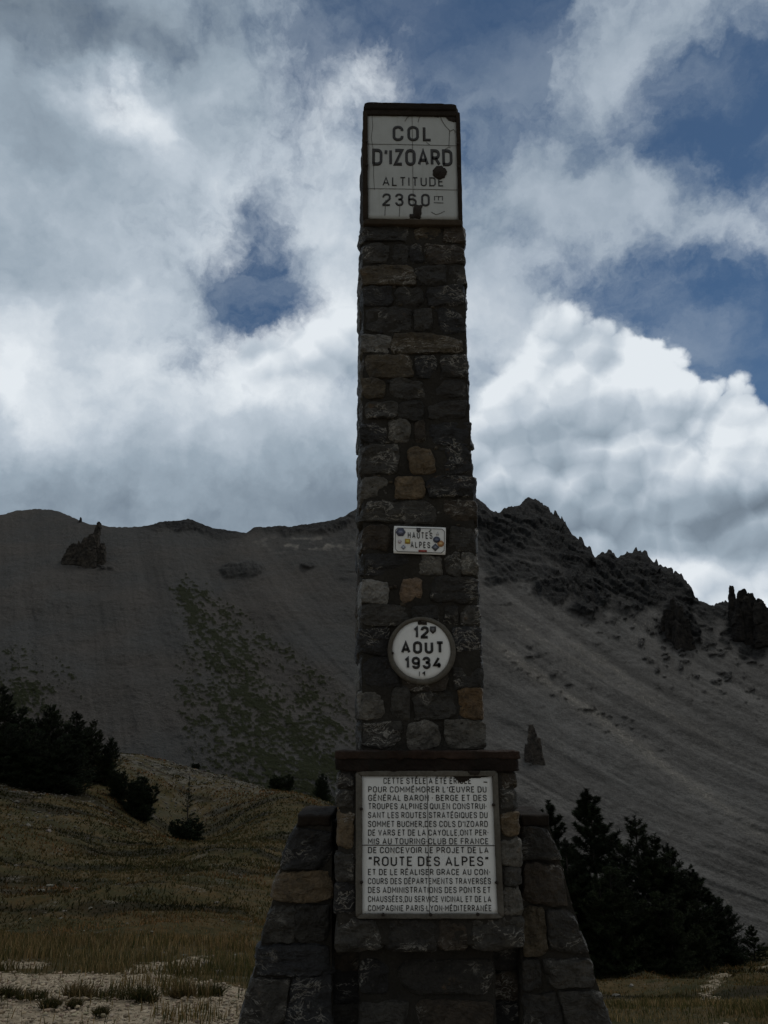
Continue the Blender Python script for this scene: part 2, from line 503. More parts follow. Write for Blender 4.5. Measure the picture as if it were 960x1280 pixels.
def make_stone_mat():
    m_, T, b = mat('rough_schist_stone')
    p = geo(T)
    tone = attr(T, 'tone')
    n1 = T.noise(p, 14.0, 6, 0.62)
    n2 = T.noise(p, 55.0, 5, 0.65)
    ps = T.v('MULTIPLY', T.v('ADD', p, T.v('SCALE', T.noise(p, 6.0, 3, 0.5, color=True), scale=0.22)), (9.0, 9.0, 30.0))
    grain = T.noise(ps, 1.6, 6, 0.6)
    k = T.m('ADD', T.m('MULTIPLY', n1, 0.9), T.m('MULTIPLY', n2, 0.8))
    k = T.lin(k, 0.55, 1.15, 0.28, 1.75)
    c = T.v('SCALE', tone, scale=T.m('MULTIPLY', k, 0.74))
    c = T.mix(T.ss(grain, 0.52, 0.66, 0, 0.45), c, T.v('SCALE', c, scale=0.45))
    # white quartz veins and pale lichen flecks
    vein = T.m('ABSOLUTE', T.m('SUBTRACT', T.noise(T.v('ADD', ps, (3, 1, 7)), 0.9, 5, 0.65), 0.5))
    vm = T.m('MULTIPLY', T.ss(vein, 0.026, 0.004), T.ss(T.noise(p, 5.0, 2, 0.5), 0.50, 0.62))
    c = T.mix(T.m('MULTIPLY', vm, 0.85), c, (0.32, 0.31, 0.28))
    lich = T.m('MULTIPLY', T.ss(n2, 0.60, 0.70), T.ss(T.noise(T.v('ADD', p, (9, 4, 2)), 7.0, 3, 0.6), 0.54, 0.64))
    c = T.mix(T.m('MULTIPLY', lich, 0.7), c, (0.20, 0.195, 0.175))
    orange = T.m('MULTIPLY', T.ss(n1, 0.56, 0.66), T.ss(T.noise(T.v('ADD', p, (2, 14, 6)), 3.2, 3, 0.6), 0.56, 0.66))
    c = T.mix(T.m('MULTIPLY', orange, 0.5), c, (0.14, 0.085, 0.040))
    T.l.new(c, b.inputs['Base Color'])
    b.inputs['Roughness'].default_value = 0.62
    b.inputs['Specular IOR Level'].default_value = 0.45
    h = T.m('ADD', T.m('MULTIPLY', n2, 0.5), T.m('ADD', T.m('MULTIPLY', grain, 0.6), n1))
    bump(T, b, h, 1.0, 0.035)
    return m_
def make_mortar_mat(name, base, dark=0.55, stain=(0.05, 0.035, 0.025), amt=0.5, scale=1.0, dist=0.008):
    m_, T, b = mat(name)
    p = geo(T)
    n1 = T.noise(p, 5.0 * scale, 5, 0.6); n2 = T.noise(p, 60.0 * scale, 5, 0.7)
    c = T.mix(T.lin(n1, 0.3, 0.7), tuple(x * dark for x in base), base)
    c = T.mix(T.ss(n2, 0.35, 0.65, 0, 0.5), T.v('SCALE', c, scale=0.6), c)
    st = T.ss(T.noise(T.v('MULTIPLY', p, (5, 5, 1.6)), 2.0, 5, 0.65), 0.48, 0.66, 0, amt)
    c = T.mix(st, c, stain)
    c = T.v('MULTIPLY', c, attr(T, 'tone'))
    T.l.new(c, b.inputs['Base Color'])
    b.inputs['Roughness'].default_value = 0.92
    b.inputs['Specular IOR Level'].default_value = 0.2
    bump(T, b, T.m('ADD', n2, T.m('MULTIPLY', n1, 1.5)), 0.8, dist)
    return m_
def make_enamel_mat(name, base, gloss=0.35):
    m_, T, b = mat(name)
    p = geo(T)
    n1 = T.noise(p, 9.0, 5, 0.6); n2 = T.noise(p, 90.0, 4, 0.7)
    streak = T.noise(T.v('MULTIPLY', p, (26, 26, 2.2)), 1.0, 5, 0.6)
    c = T.mix(T.ss(n1, 0.42, 0.70, 0, 0.35), base, tuple(x * 0.78 for x in base))
    c = T.mix(T.ss(streak, 0.52, 0.72, 0, 0.35), c, (base[0] * 0.72, base[1] * 0.71, base[2] * 0.68))
    c = T.mix(T.ss(n2, 0.62, 0.74, 0, 0.4), c, tuple(x * 0.6 for x in base))
    c = T.v('MULTIPLY', c, attr(T, 'tone'))
    T.l.new(c, b.inputs['Base Color'])
    T.put(b.inputs['Roughness'], T.lin(n1, 0.3, 0.7, gloss, gloss + 0.2))
    b.inputs['Specular IOR Level'].default_value = 0.35
    bump(T, b, n1, 0.25, 0.01)
    return m_
def make_paint_mat(name, col, rough=0.5):
    m_, T, b = mat(name)
    p = geo(T)
    n = T.noise(p, 120.0, 3, 0.6)
    c = T.v('MULTIPLY', attr(T, 'tone'), T.mix(T.ss(n, 0.5, 0.75, 0, 0.5), col, tuple(min(1, x * 1.6 + 0.01) for x in col)))
    T.l.new(c, b.inputs['Base Color'])
    b.inputs['Roughness'].default_value = rough
    return m_
# ================================================================== THE STELE
M_STONE = make_stone_mat()
M_MORTAR = make_mortar_mat('old_mortar', (0.062, 0.058, 0.050), 0.55, (0.030, 0.027, 0.023), 0.6, dist=0.02)
M_RENDER = make_mortar_mat('grey_cement_render', (0.16, 0.155, 0.14), 0.6, (0.05, 0.045, 0.035), 0.6)
M_CAPRED = make_mortar_mat('red_stained_concrete', (0.064, 0.040, 0.030), 0.45, (0.024, 0.019, 0.015), 0.8, dist=0.02)
M_FRAME = make_mortar_mat('cement_frame', (0.20, 0.19, 0.165), 0.6, (0.06, 0.05, 0.04), 0.5)
M_FRAMEDARK = make_mortar_mat('dark_weathered_frame', (0.060, 0.047, 0.036), 0.5, (0.022, 0.018, 0.014), 0.6)
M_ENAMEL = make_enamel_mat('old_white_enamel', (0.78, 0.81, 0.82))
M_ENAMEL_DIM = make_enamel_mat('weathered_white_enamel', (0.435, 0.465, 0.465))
M_BLACK = make_paint_mat('black_enamel', (0.008, 0.008, 0.009), 0.45)
M_JOINT = make_paint_mat('grimy_joint', (0.06, 0.055, 0.05), 0.9)
M_RUST = make_paint_mat('rusted_chip', (0.016, 0.011, 0.008), 0.9)
M_STICK = make_paint_mat('sticker_print', (1, 1, 1), 0.5)

D = 4.5                                       # distance of the shaft's front face
stele = thing('stone_stele', 'tall rubble stone pass monument with white enamel name and inscription plaques', 'monument',
              (0.22, D + 0.3, 0.0))
def fx(px, py, y=D): return at(px, py, y)[0]
def fz(py, y=D): return at(480, py, y)[2]
DARK, DARK2, BROWN = (0.036, 0.034, 0.030), (0.022, 0.022, 0.023), (0.056, 0.043, 0.030)
GREY, LIGHT, TAN = (0.060, 0.057, 0.050), (0.150, 0.143, 0.125), (0.165, 0.122, 0.072)
PINK, ORANGE, WHITE, BLUE, OLIVE = (0.23, 0.165, 0.11), (0.165, 0.105, 0.050), (0.22, 0.216, 0.20), (0.030, 0.032, 0.036), (0.088, 0.070, 0.044)

# shaft outline: left and right edge (photo px) as functions of the height
def lerp_tab(tab, y):
    return float(np.interp(y, [t[0] for t in tab], [t[1] for t in tab]))
L_TAB = [(126, 455), (280, 454), (655, 453), (930, 451), (1280, 449)]
R_TAB = [(126, 571), (280, 578), (450, 584), (560, 589), (655, 594), (800, 599), (930, 605), (1280, 622)]
rows = [
 (282, 304, [(455, 514, DARK), (518, 548, OLIVE), (555, 579, BROWN)]),
 (304, 332, [(455, 487, GREY), (489, 511, DARK), (513, 528, DARK2), (531, 580, BROWN)]),
 (332, 358, [(455, 518, OLIVE), (521, 556, DARK), (561, 581, GREY)]),
 (358, 384, [(455, 491, DARK2), (494, 528, DARK), (532, 582, DARK2)]),
 (384, 418, [(454, 513, DARK), (518, 541, GREY), (547, 583, DARK2)]),
 (418, 444, [(454, 487, WHITE), (494, 584, OLIVE)]),
 (444, 474, [(454, 516, OLIVE), (520, 546, DARK2), (550, 585, DARK)]),
 (474, 500, [(454, 482, OLIVE), (490, 529, GREY), (535, 587, DARK)]),
 (500, 526, [(453, 495, GREY), (499, 531, DARK), (537, 588, DARK)]),
 (526, 556, [(453, 481, DARK2), (487, 513, LIGHT), (519, 531, BROWN), (535, 589, BLUE)]),
 (556, 594, [(453, 497, GREY), (512, 543, TAN), (556, 591, DARK2)]),
 (594, 624, [(453, 486, LIGHT), (494, 530, TAN), (534, 592, DARK2)]),
 (624, 655, [(453, 547, GREY), (552, 594, BROWN)]),
 (655, 690, [(453, 488, BROWN), (492, 556, DARK), (560, 595, GREY)]),
 (690, 720, [(453, 521, DARK2), (525, 553, LIGHT), (558, 575, GREY), (578, 596, LIGHT)]),
 (720, 756, [(453, 487, WHITE), (502, 529, PINK), (540, 597, DARK)]),
 (756, 784, [(453, 508, GREY), (516, 548, DARK), (556, 572, DARK), (577, 598, GREY)]),
 (784, 820, [(453, 489, DARK2), (493, 562, DARK), (566, 600, BLUE)]),
 (820, 862, [(452, 498, DARK2), (502, 560, BROWN), (566, 601, DARK)]),
 (862, 900, [(452, 479, LIGHT), (490, 513, GREY), (518, 568, GREY), (572, 604, ORANGE)]),
 (900, 936, [(451, 502, GREY), (508, 549, LIGHT), (556, 606, LIGHT)]),
]
FLARE = 0.055; DEPTH = 0.72
rng = np.random.RandomState(5)
def corners8(x0, x1, y0, y1, z0, z1, fl0=0.0, fl1=0.0):
    return [[[(x0, y0, z0), (x0, y0, z1)], [(x0 + fl0, y1, z0), (x0 + fl0, y1, z1)]],
            [[(x1, y0, z0), (x1, y0, z1)], [(x1 + fl1, y1, z0), (x1 + fl1, y1, z1)]]]
mort = MB(); stones = MB()
# mortar core of the shaft
def shaft_x(z, side):
    # invert height -> photo row on the front plane
    ys = np.linspace(100, 1400, 200); zs = np.array([fz(y) for y in ys])
    y = float(np.interp(-z, -zs, ys))
    return fx(lerp_tab(L_TAB if side < 0 else R_TAB, y), y)
ZT, ZB = fz(136), 0.0
P, F = cube_lattice(46, 30, 240)
u = (P + 1) / 2
z = ZB + u[:, 2] * (ZT - ZB)
zt = np.linspace(ZB, ZT, 60)
xl = np.interp(z, zt, [shaft_x(a, -1) for a in zt]); xr = np.interp(z, zt, [shaft_x(a, 1) for a in zt])
fl = FLARE * u[:, 1]
v = np.stack([xl - fl + u[:, 0] * (xr - xl + 2 * fl), D + u[:, 1] * DEPTH, z], 1)
nn = P / np.linalg.norm(P, axis=1)[:, None]
v[:, 1] += np.where(P[:, 1] < 0, 1, 0) * -0.002
dd = fbm(v[:, 0] * 11, v[:, 1] * 11, v[:, 2] * 11, 5, 3, gain=0.6) * 0.016
v[:, 0] += np.sign(P[:, 0]) * (np.abs(P[:, 0]) > 0.99) * dd - np.sign(P[:, 0]) * (np.abs(P[:, 0]) > 0.99) * 0.004
v[:, 1] += np.sign(P[:, 1]) * (np.abs(P[:, 1]) > 0.99) * dd
mort.add(v, F, (1, 1, 1))
sd = 1
for ri, (ya, yb, sts) in enumerate(rows):
    z1, z0 = fz(ya + 1.5), fz(yb - 1.5)
    ym = (ya + yb) / 2
    for si, (xa, xb, c) in enumerate(sts):
        sd += 1
        first, last = si == 0, si == len(sts) - 1
        x0, x1 = fx(xa, ym), fx(xb, ym)
        pr = rng.uniform(0.006, 0.021)
        if first: x0 = shaft_x((z0 + z1) / 2, -1) - rng.uniform(0.000, 0.014)
        if last: x1 = shaft_x((z0 + z1) / 2, 1) + rng.uniform(-0.003, 0.013)
        dep = rng.uniform(0.16, 0.30) if (first or last) else 0.08
        hz = rng.uniform(-0.007, 0.007)
        small = (xb - xa) < 45 and not (first or last)
        rough_block(stones, corners8(x0, x1, D - pr, D + dep, z0 + hz, z1 + hz, -FLARE * dep / DEPTH if first else 0, FLARE * dep / DEPTH if last else 0),
                    np.array(c) * rng.uniform(0.82, 1.15), sd, res=(16, 7, 12), power=6.0 if small else 14.0, rough=0.015, rag=0.20 if small else 0.15, colvar=0.45)
        for edge in ([-1] if first else []) + ([1] if last else []):
            yy = D + dep + 0.02
            while yy < D + DEPTH - 0.06:
                ln = min(rng.uniform(0.13, 0.30), D + DEPTH - yy)
                sd += 1
                zm = (z0 + z1) / 2
                xe = shaft_x(zm, edge)
                f0, f1 = FLARE * (yy - D) / DEPTH, FLARE * (yy + ln - D) / DEPTH
                pj = rng.uniform(0.002, 0.014)
                cc = np.array([DARK, DARK2, GREY, BROWN, OLIVE, LIGHT][rng.randint(6)])
                if edge < 0: C8 = corners8(xe - f0 - pj, xe - f0 + 0.10, yy, yy + ln, z0, z1, -(f1 - f0), -(f1 - f0))
                else: C8 = corners8(xe + f0 - 0.10, xe + f0 + pj, yy, yy + ln, z0, z1, f1 - f0, f1 - f0)
                rough_block(stones, C8, cc * rng.uniform(0.8, 1.15), sd, res=(5, 9, 8), rough=0.010, rag=0.10, colvar=0.25)
                yy += ln + 0.02
for _ in range(260):
    py = rng.uniform(286, 932); pxx = rng.uniform(lerp_tab(L_TAB, py) + 8, lerp_tab(R_TAB, py) - 8)
    if any(ya + 3 < py < yb - 3 and any(xa - 1 < pxx < xb + 1 for xa, xb, _c in sts) for ya, yb, sts in rows): continue
    if math.hypot(pxx - 528, py - 812) < 46 or (486 < pxx < 564 and 652 < py < 698): continue
    sd += 1
    hx, hz_ = rng.uniform(0.008, 0.020), rng.uniform(0.006, 0.011); xc, zc = fx(pxx, py), fz(py)
    rough_block(stones, corners8(xc - hx, xc + hx, D - rng.uniform(0.006, 0.014), D + 0.03, zc - hz_, zc + hz_),
                np.array([DARK, GREY, BROWN, DARK2, OLIVE][rng.randint(5)]), sd, res=(5, 3, 4), power=4.0, rough=0.003, rag=0.3)
# lower shaft, below the inscription block
stones_up = stones; stones = MB()
low = [(1196, 1246, [(450, 488, DARK2), (494, 618, DARK)]), (1248, 1300, [(450, 515, GREY), (520, 619, BROWN)]),
       (1302, 1356, [(450, 540, DARK), (545, 621, GREY)]), (1358, 1400, [(450, 520, DARK), (525, 622, DARK)])]
for ya, yb, sts in low:
    z1, z0 = fz(ya + 1.5), max(-0.05, fz(yb - 1.5))
    for xa, xb, c in sts:
        sd += 1
        rough_block(stones, corners8(fx(xa, (ya + yb) / 2), fx(xb, (ya + yb) / 2), D - rng.uniform(0.010, 0.024), D + 0.2, z0, z1),
                    c, sd, res=(14, 6, 10), rough=0.011, rag=0.08, colvar=0.25)
sh = mort.build('shaft', M_MORTAR, stele)
stones_up.build('facing_stones', M_STONE, sh, smooth=False)
stones.build('base_stones', M_STONE, sh, smooth=False)

# ---- capping slab of the shaft: dark frame of the name plaque + top
YF = D - 0.035                               # front of the name-plaque frame
top = MB()
def fpt(px, py, y): p_ = at(px, py, y); return p_[0], p_[2]
def quad_box(mb, pts, y0, y1, col=(1, 1, 1), **kw):
    """prism whose front outline is 4 photo points (tl,tr,br,bl) on plane y0, going straight back to y1"""
    (tl, tr, br, bl) = [fpt(*p_, y0) for p_ in pts]
    C8 = [[[(bl[0], y0, bl[1]), (tl[0], y0, tl[1])], [(bl[0], y1, bl[1]), (tl[0], y1, tl[1])]],
          [[(br[0], y0, br[1]), (tr[0], y0, tr[1])], [(br[0], y1, br[1]), (tr[0], y1, tr[1])]]]
    slab(mb, C8, col, **kw)
quad_box(top, [(454, 126.5), (572, 129), (572.5, 138), (454, 136)], D - 0.045, D + DEPTH + 0.03, (0.5, 0.5, 0.5), res=(30, 16, 8), amp=0.006, freq=12, seed=4)
topcap = top.build('cap_slab', M_FRAMEDARK, stele)

fr = MB()
FT = dict(res=(20, 4, 6), amp=0.005, freq=16)
quad_box(fr, [(455, 134), (572.5, 136), (572.5, 145), (455, 143)], YF, D + 0.05, (0.75, 0.75, 0.75), **FT)
FV = dict(res=(4, 4, 30), amp=0.004, freq=16)
quad_box(fr, [(453.5, 136), (459.2, 136), (460, 276), (453.5, 276)], YF, D + 0.05, (0.9, 0.85, 0.75), **FV)
quad_box(fr, [(570, 138), (575, 138), (578.5, 277), (573.2, 277)], YF, D + 0.05, (0.8, 0.75, 0.7), **FV)
quad_box(fr, [(453.5, 273), (578.5, 274.5), (579, 281.5), (453, 280)], YF - 0.004, D + 0.05, (1.5, 1.45, 1.3), **FT)
np_plate = MB()
YP = D - 0.022
quad_box(np_plate, [(458, 140), (571.5, 142.5), (575, 275), (458.6, 273.5)], YP, D + 0.03, res=(20, 2, 24), amp=0.0015, freq=8, power=60)
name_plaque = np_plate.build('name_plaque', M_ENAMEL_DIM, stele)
fr.build('frame', M_FRAMEDARK, name_plaque)

# ------------------------------------------------------------------ lettering (single-stroke sign-writer's capitals)
R_ = 0.24
GL = {
 'A': (.58, [[(0, 0), (.29, 1), (.58, 0)], [(.09, .30), (.49, .30)]]),
 'B': (.48, [[(0, 0), (0, 1), (.44, 1, .22), (.44, .53, .22), (.02, .53)], [(.02, .53), (.48, .53, .24), (.48, 0, .24), (0, 0)]]),
 'C': (.50, [[(.50, .70), (.50, 1, R_), (0, 1, R_), (0, 0, R_), (.50, 0, R_), (.50, .30)]]),
 'D': (.52, [[(0, 0), (0, 1), (.52, 1, .26), (.52, 0, .26), (-.06, 0)]]),
 'E': (.42, [[(.42, 1), (0, 1), (0, 0), (.42, 0)], [(0, .52), (.36, .52)]]),
 'F': (.42, [[(.42, 1), (0, 1), (0, 0)], [(0, .52), (.36, .52)]]),
 'G': (.52, [[(.52, .72), (.52, 1, R_), (0, 1, R_), (0, 0, R_), (.52, 0, R_), (.52, .46), (.28, .46)]]),
 'H': (.50, [[(0, 0), (0, 1)], [(.50, 0), (.50, 1)], [(0, .52), (.50, .52)]]),
 'I': (.0, [[(0, 0), (0, 1)]]),
 'J': (.36, [[(.36, 1), (.36, 0, .18), (0, 0, .18), (0, .24)]]),
 'K': (.50, [[(0, 0), (0, 1)], [(.48, 1), (.02, .45)], [(.18, .62), (.50, 0)]]),
 'L': (.40, [[(0, 1), (0, 0), (.40, 0)]]),
 'M': (.64, [[(0, 0), (0, 1), (.32, .36), (.64, 1), (.64, 0)]]),
 'N': (.52, [[(0, 0), (0, 1), (.52, 0), (.52, 1)]]),
 'O': (.54, [[(0, .5), (0, 1, .27), (.54, 1, .27), (.54, 0, .27), (0, 0, .27), (0, .52)]]),
 'P': (.46, [[(0, 0), (0, 1), (.46, 1, .25), (.46, .46, .25), (0, .46)]]),
 'Q': (.54, [[(0, .5), (0, 1, .27), (.54, 1, .27), (.54, 0, .27), (0, 0, .27), (0, .52)], [(.32, .24), (.58, -.06)]]),
 'R': (.48, [[(0, 0), (0, 1), (.46, 1, .25), (.46, .47, .25), (0, .47)], [(.24, .47), (.50, 0)]]),
 'S': (.48, [[(.47, .74), (.47, 1, .23), (0, 1, .23), (0, .53, .23), (.48, .50, .23), (.48, 0, .23), (0, 0, .23), (0, .26)]]),
 'T': (.48, [[(0, 1), (.48, 1)], [(.24, 1), (.24, 0)]]),
 'U': (.50, [[(0, 1), (0, 0, .25), (.50, 0, .25), (.50, 1)]]),
 'V': (.54, [[(0, 1), (.27, 0), (.54, 1)]]),
 'X': (.50, [[(0, 0), (.50, 1)], [(0, 1), (.50, 0)]]),
 'Y': (.52, [[(0, 1), (.26, .48), (.52, 1)], [(.26, .48), (.26, 0)]]),
 'Z': (.46, [[(0, 1), (.46, 1), (0, 0), (.46, 0)]]),
 'Œ': (.90, [[(.52, 1), (0, 1, .27), (0, 0, .27), (.52, 0)], [(.90, 1), (.48, 1), (.48, 0), (.90, 0)], [(.48, .52), (.84, .52)]]),
 '0': (.50, [[(0, .5), (0, 1, .25), (.50, 1, .25), (.50, 0, .25), (0, 0, .25), (0, .52)]]),
 '1': (.20, [[(0, .76), (.20, 1), (.20, 0)]]),
 '2': (.48, [[(0, .72), (0, 1, .23), (.48, 1, .23), (.48, .58, .12), (0, .06), (0, 0), (.50, 0)]]),
 '3': (.48, [[(0, .76), (0, 1, .22), (.45, 1, .22), (.45, .53, .22), (.16, .53)], [(.16, .53), (.48, .53, .24), (.48, 0, .24), (0, 0, .24), (0, .25)]]),
 '4': (.52, [[(.36, 1), (0, .26), (.54, .26)], [(.38, .50), (.38, 0)]]),
 '6': (.50, [[(.46, .80), (.46, 1, .22), (0, 1, .24), (0, 0, .25), (.50, 0, .25), (.50, .57, .25), (0, .57, .12), (0, .4)]]),
 '9': (.50, [[(.04, .20), (.04, 0, .22), (.50, 0, .24), (.50, 1, .25), (0, 1, .25), (0, .43, .25), (.50, .43, .12), (.50, .6)]]),
 '.': (.0, [[(0, 0), (0, .14)]]), '·': (.0, [[(0, .40), (0, .56)]]), ',': (.0, [[(0, -.16), (0, .10)]]),
 "'": (.02, [[(.03, 1), (0, .74)]]), '"': (.20, [[(.04, 1.02), (0, .74)], [(.20, 1.02), (.16, .74)]]),
 '-': (.26, [[(0, .48), (.26, .48)]]), ' ': (.24, []),
}
ACC = {'É': ('E', [[(.16, 1.14), (.32, 1.26)]]), 'È': ('E', [[(.12, 1.26), (.28, 1.14)]])}
def rounded(pts):
    out = []
    n = len(pts)
    for i, p_ in enumerate(pts):
        q = np.array(p_[:2], float)
        r = p_[2] if len(p_) > 2 else 0
        if r == 0 or i in (0, n - 1): out.append(q); continue
        a = np.array(pts[i - 1][:2], float) - q; b = np.array(pts[i + 1][:2], float) - q
        la, lb = np.linalg.norm(a), np.linalg.norm(b); a /= la; b /= lb
        ang = math.acos(max(-1, min(1, float(a @ b))))
        t = min(r / math.tan(ang / 2), la * (0.5 if len(pts[i - 1]) > 2 else .98), lb * (0.5 if len(pts[i + 1]) > 2 else .98))
        rr = t * math.tan(ang / 2)
        c = q + (a + b) / np.linalg.norm(a + b) * math.hypot(rr, t)
        s0, s1 = q + a * t - c, q + b * t - c
        a0 = math.atan2(s0[1], s0[0]); a1 = math.atan2(s1[1], s1[0])
        d_ = (a1 - a0 + math.pi) % (2 * math.pi) - math.pi
        for k in range(9):
            th = a0 + d_ * k / 8
            out.append(c + rr * np.array([math.cos(th), math.sin(th)]))
    keep = [out[0]]
    for q in out[1:]:
        if np.linalg.norm(q - keep[-1]) > 1e-4: keep.append(q)
    return np.array(keep)
def ribbon(pts, t):
    d_ = np.diff(pts, axis=0); d_ /= np.linalg.norm(d_, axis=1)[:, None]
    n_ = np.stack([-d_[:, 1], d_[:, 0]], 1)
    nv = np.vstack([n_[:1], (n_[:-1] + n_[1:]) / 2, n_[-1:]])
    ln = np.linalg.norm(nv, axis=1)[:, None]
    nv = nv / ln / np.clip(ln, 0.55, 1)
    return pts + nv * t / 2, pts - nv * t / 2
def text_mesh(mb, s, x0, x1, yt, yb, plane, t=0.15, track=0.20, skip=(), tilt=0.0, depth=0.0012, col=(1, 1, 1)):
    """lettering filling photo box x0..x1, yt..yb on the vertical plane y=plane"""
    X = 0.0; segs = []
    for ch in s:
        base, acc = (ACC[ch][0], ACC[ch][1]) if ch in ACC else (ch, [])
        w, paths = GL[base]
        for p_ in paths + acc: segs.append((X, p_, ch))
        X += w + t + track if ch != ' ' else 0.34
    total = X - track
    (wx0, wz0), (wx1, wz1) = fpt(x0, yb, plane), fpt(x1, yt, plane)
    H = wz1 - wz0; kx = (wx1 - wx0) / total
    for X, p_, ch in segs:
        c = rounded(p_)
        c = np.stack([c[:, 0] + X + t / 2, t / 2 + c[:, 1] * (1 - t)], 1)
        a, b = ribbon(c, t)
        n = len(a)
        def W3(q, y):
            xx = wx0 + q[:, 0] * kx; zz = wz0 + q[:, 1] * H - tilt * (xx - wx0)
            return np.stack([xx, np.full(len(q), y), zz], 1)
        vf = np.concatenate([W3(a, plane - depth), W3(b, plane - depth), W3(a, plane + 0.001), W3(b, plane + 0.001)])
        i = np.arange(n - 1)
        f = np.concatenate([np.stack([i, n + i, n + i + 1, i + 1], 1), np.stack([i, i + 1, 2 * n + i + 1, 2 * n + i], 1),
                            np.stack([n + i + 1, n + i, 3 * n + i, 3 * n + i + 1], 1)])
        mb.add(vf, f, col)
def line_mesh(mb, pts, wpx, plane, depth=0.0015, col=(1, 1, 1)):
    q = np.array([fpt(*p_, plane) for p_ in pts])
    a, b = ribbon(q, wpx / FPX * plane * 1.05)
    n = len(a)
    g = lambda q_, y: np.stack([q_[:, 0], np.full(n, y), q_[:, 1]], 1)
    i = np.arange(n - 1)
    mb.add(np.concatenate([g(a, plane - depth), g(b, plane - depth)]), np.stack([i, n + i, n + i + 1, i + 1], 1), col)
def patch_mesh(mb, pts, plane, depth=0.0018, rag=0.0, seed=0, col=(1, 1, 1)):
    """irregular flat patch (chip, sticker) from an outline of photo points"""
    r_ = np.random.RandomState(seed)
    q = np.array([fpt(*p_, plane) for p_ in pts])
    if rag:
        k = []
        for i in range(len(q)):
            a, b = q[i], q[(i + 1) % len(q)]
            for s_ in range(5):
                k.append(a + (b - a) * s_ / 5 + r_.uniform(-1, 1, 2) * rag * (0.4 if s_ == 0 else 1))
        q = np.array(k)
    n = len(q); c = q.mean(0)
    vf = [(x, plane - depth, z_) for x, z_ in q] + [(c[0], plane - depth, c[1])] + [(x, plane + 0.001, z_) for x, z_ in q]
    f = [(i, n, (i + 1) % n) for i in range(n)]
    mb.add(vf, f, col)
    side = [(i, (i + 1) % n, n + 1 + (i + 1) % n, n + 1 + i) for i in range(n)]
    mb.f4.append(np.array(side) + mb.n - len(vf))
def ellipse(cx, cy, rx, ry, n=20): return [(cx + rx * math.cos(k * 2 * math.pi / n), cy + ry * math.sin(k * 2 * math.pi / n)) for k in range(n)]

# ---- name plaque: letters, tile joints, chips
YS = YP - 0.0015
def write(parent, lines):
    for a, k in lines:
        q = MB(); text_mesh(q, *a, **k); q.build('lettering', M_BLACK, parent)
lt = MB()
write(name_plaque, [
    (('COL', 490.8, 539.8, 157.3, 176.2, YS, 0.17, 0.24), dict(tilt=0.012)),
    (("D'IZOARD", 465.2, 565.2, 185.8, 206.9, YS, 0.19, 0.13), dict(tilt=0.012)),
    (('ALTITUDE', 478.2, 554.3, 221.0, 232.2, YS, 0.12, 0.26), dict(tilt=0.012)),
    (('2360', 478, 537, 241.7, 257.4, YS, 0.15, 0.34), dict(tilt=0.012)),
])
for xx in (543.2, 548.2, 553.2): line_mesh(lt, [(xx, 250.6), (xx, 245.6)], 1.1, YS)
line_mesh(lt, [(542.6, 245.6), (553.8, 245.8)], 1.0, YS)
line_mesh(lt, [(542.2, 253.4), (554.4, 253.8)], 1.1, YS)
lt.build('lettering', M_BLACK, name_plaque)
jt = MB()
line_mesh(jt, [(459, 180.2), (500, 180.6), (540, 181.6), (573, 182.4)], 0.8, YS)
line_mesh(jt, [(459.3, 235.7), (500, 236.2), (574, 237.6)], 0.8, YS)
line_mesh(jt, [(515, 143.2), (515.6, 180), (516.3, 240), (516.6, 272)], 0.6, YS)
line_mesh(jt, [(465, 143), (466, 158), (464, 172), (467, 190), (467, 220), (468, 237)], 0.6, YS)
for pl in ([(506, 152), (509, 147), (514, 144.5)], [(522.5, 153), (524, 147), (528, 144.5)], [(550, 145), (553, 152), (557, 158), (561, 162), (563, 164), (567, 162), (570, 166)],
           [(562, 164), (561.5, 174), (561, 183)], [(539, 265), (545, 268.5), (550, 267), (556, 264)], [(556, 187), (560, 184.5), (563, 184)], [(533, 178), (537, 181)],
           [(500, 254), (499, 271)], [(482, 250), (481, 270)]):
    line_mesh(jt, pl, 0.8, YS)
jt.build('tile_joint', M_JOINT, name_plaque)
class Each:
    """every piece becomes a part of its own"""
    def __init__(s, name, mat_, parent): s.a = (name, mat_, parent)
    def __call__(s, *a, **k):
        q = MB(); patch_mesh(q, *a, **k); q.build(*s.a)
ch = Each('enamel_chip', M_RUST, name_plaque)
ch(ellipse(549.6, 215.8, 9.0, 8.8, 9), YS, 0.0035, 0.005, 3)
ch(ellipse(546, 214, 4.6, 5.0, 7), YS - 0.003, 0.003, 0.003, 33)
ch([(517.5, 256), (528, 256.5), (527, 266), (525.5, 273.6), (517, 273.2), (516.5, 262)], YS, 0.0035, 0.004, 4)
ch([(512, 268), (516.8, 267.5), (517, 273), (512.4, 273)], YS, 0.003, 0.003, 5)
ch([(556, 144.5), (571, 145), (571.5, 153), (566, 152.5), (560, 150)], YS, 0.004, 0.005, 6)
ch([(459, 142), (474, 142.6), (470, 144.4), (459, 145)], YS, 0.003, 0.003, 7)
ch([(498, 142.6), (520, 143.4), (514, 145.6), (505, 144.6)], YS, 0.003, 0.003, 8)
ch([(532, 143.5), (552, 144), (548, 147), (540, 145.8)], YS, 0.003, 0.003, 9)
bolt_ = Each('bolt', M_RUST, name_plaque)
for bx_, by_ in ((458.9, 206.5), (573.8, 209), (458.6, 177), (572.6, 180)): bolt_(ellipse(bx_, by_, 1.6, 1.6, 8), YF - 0.001, 0.006)

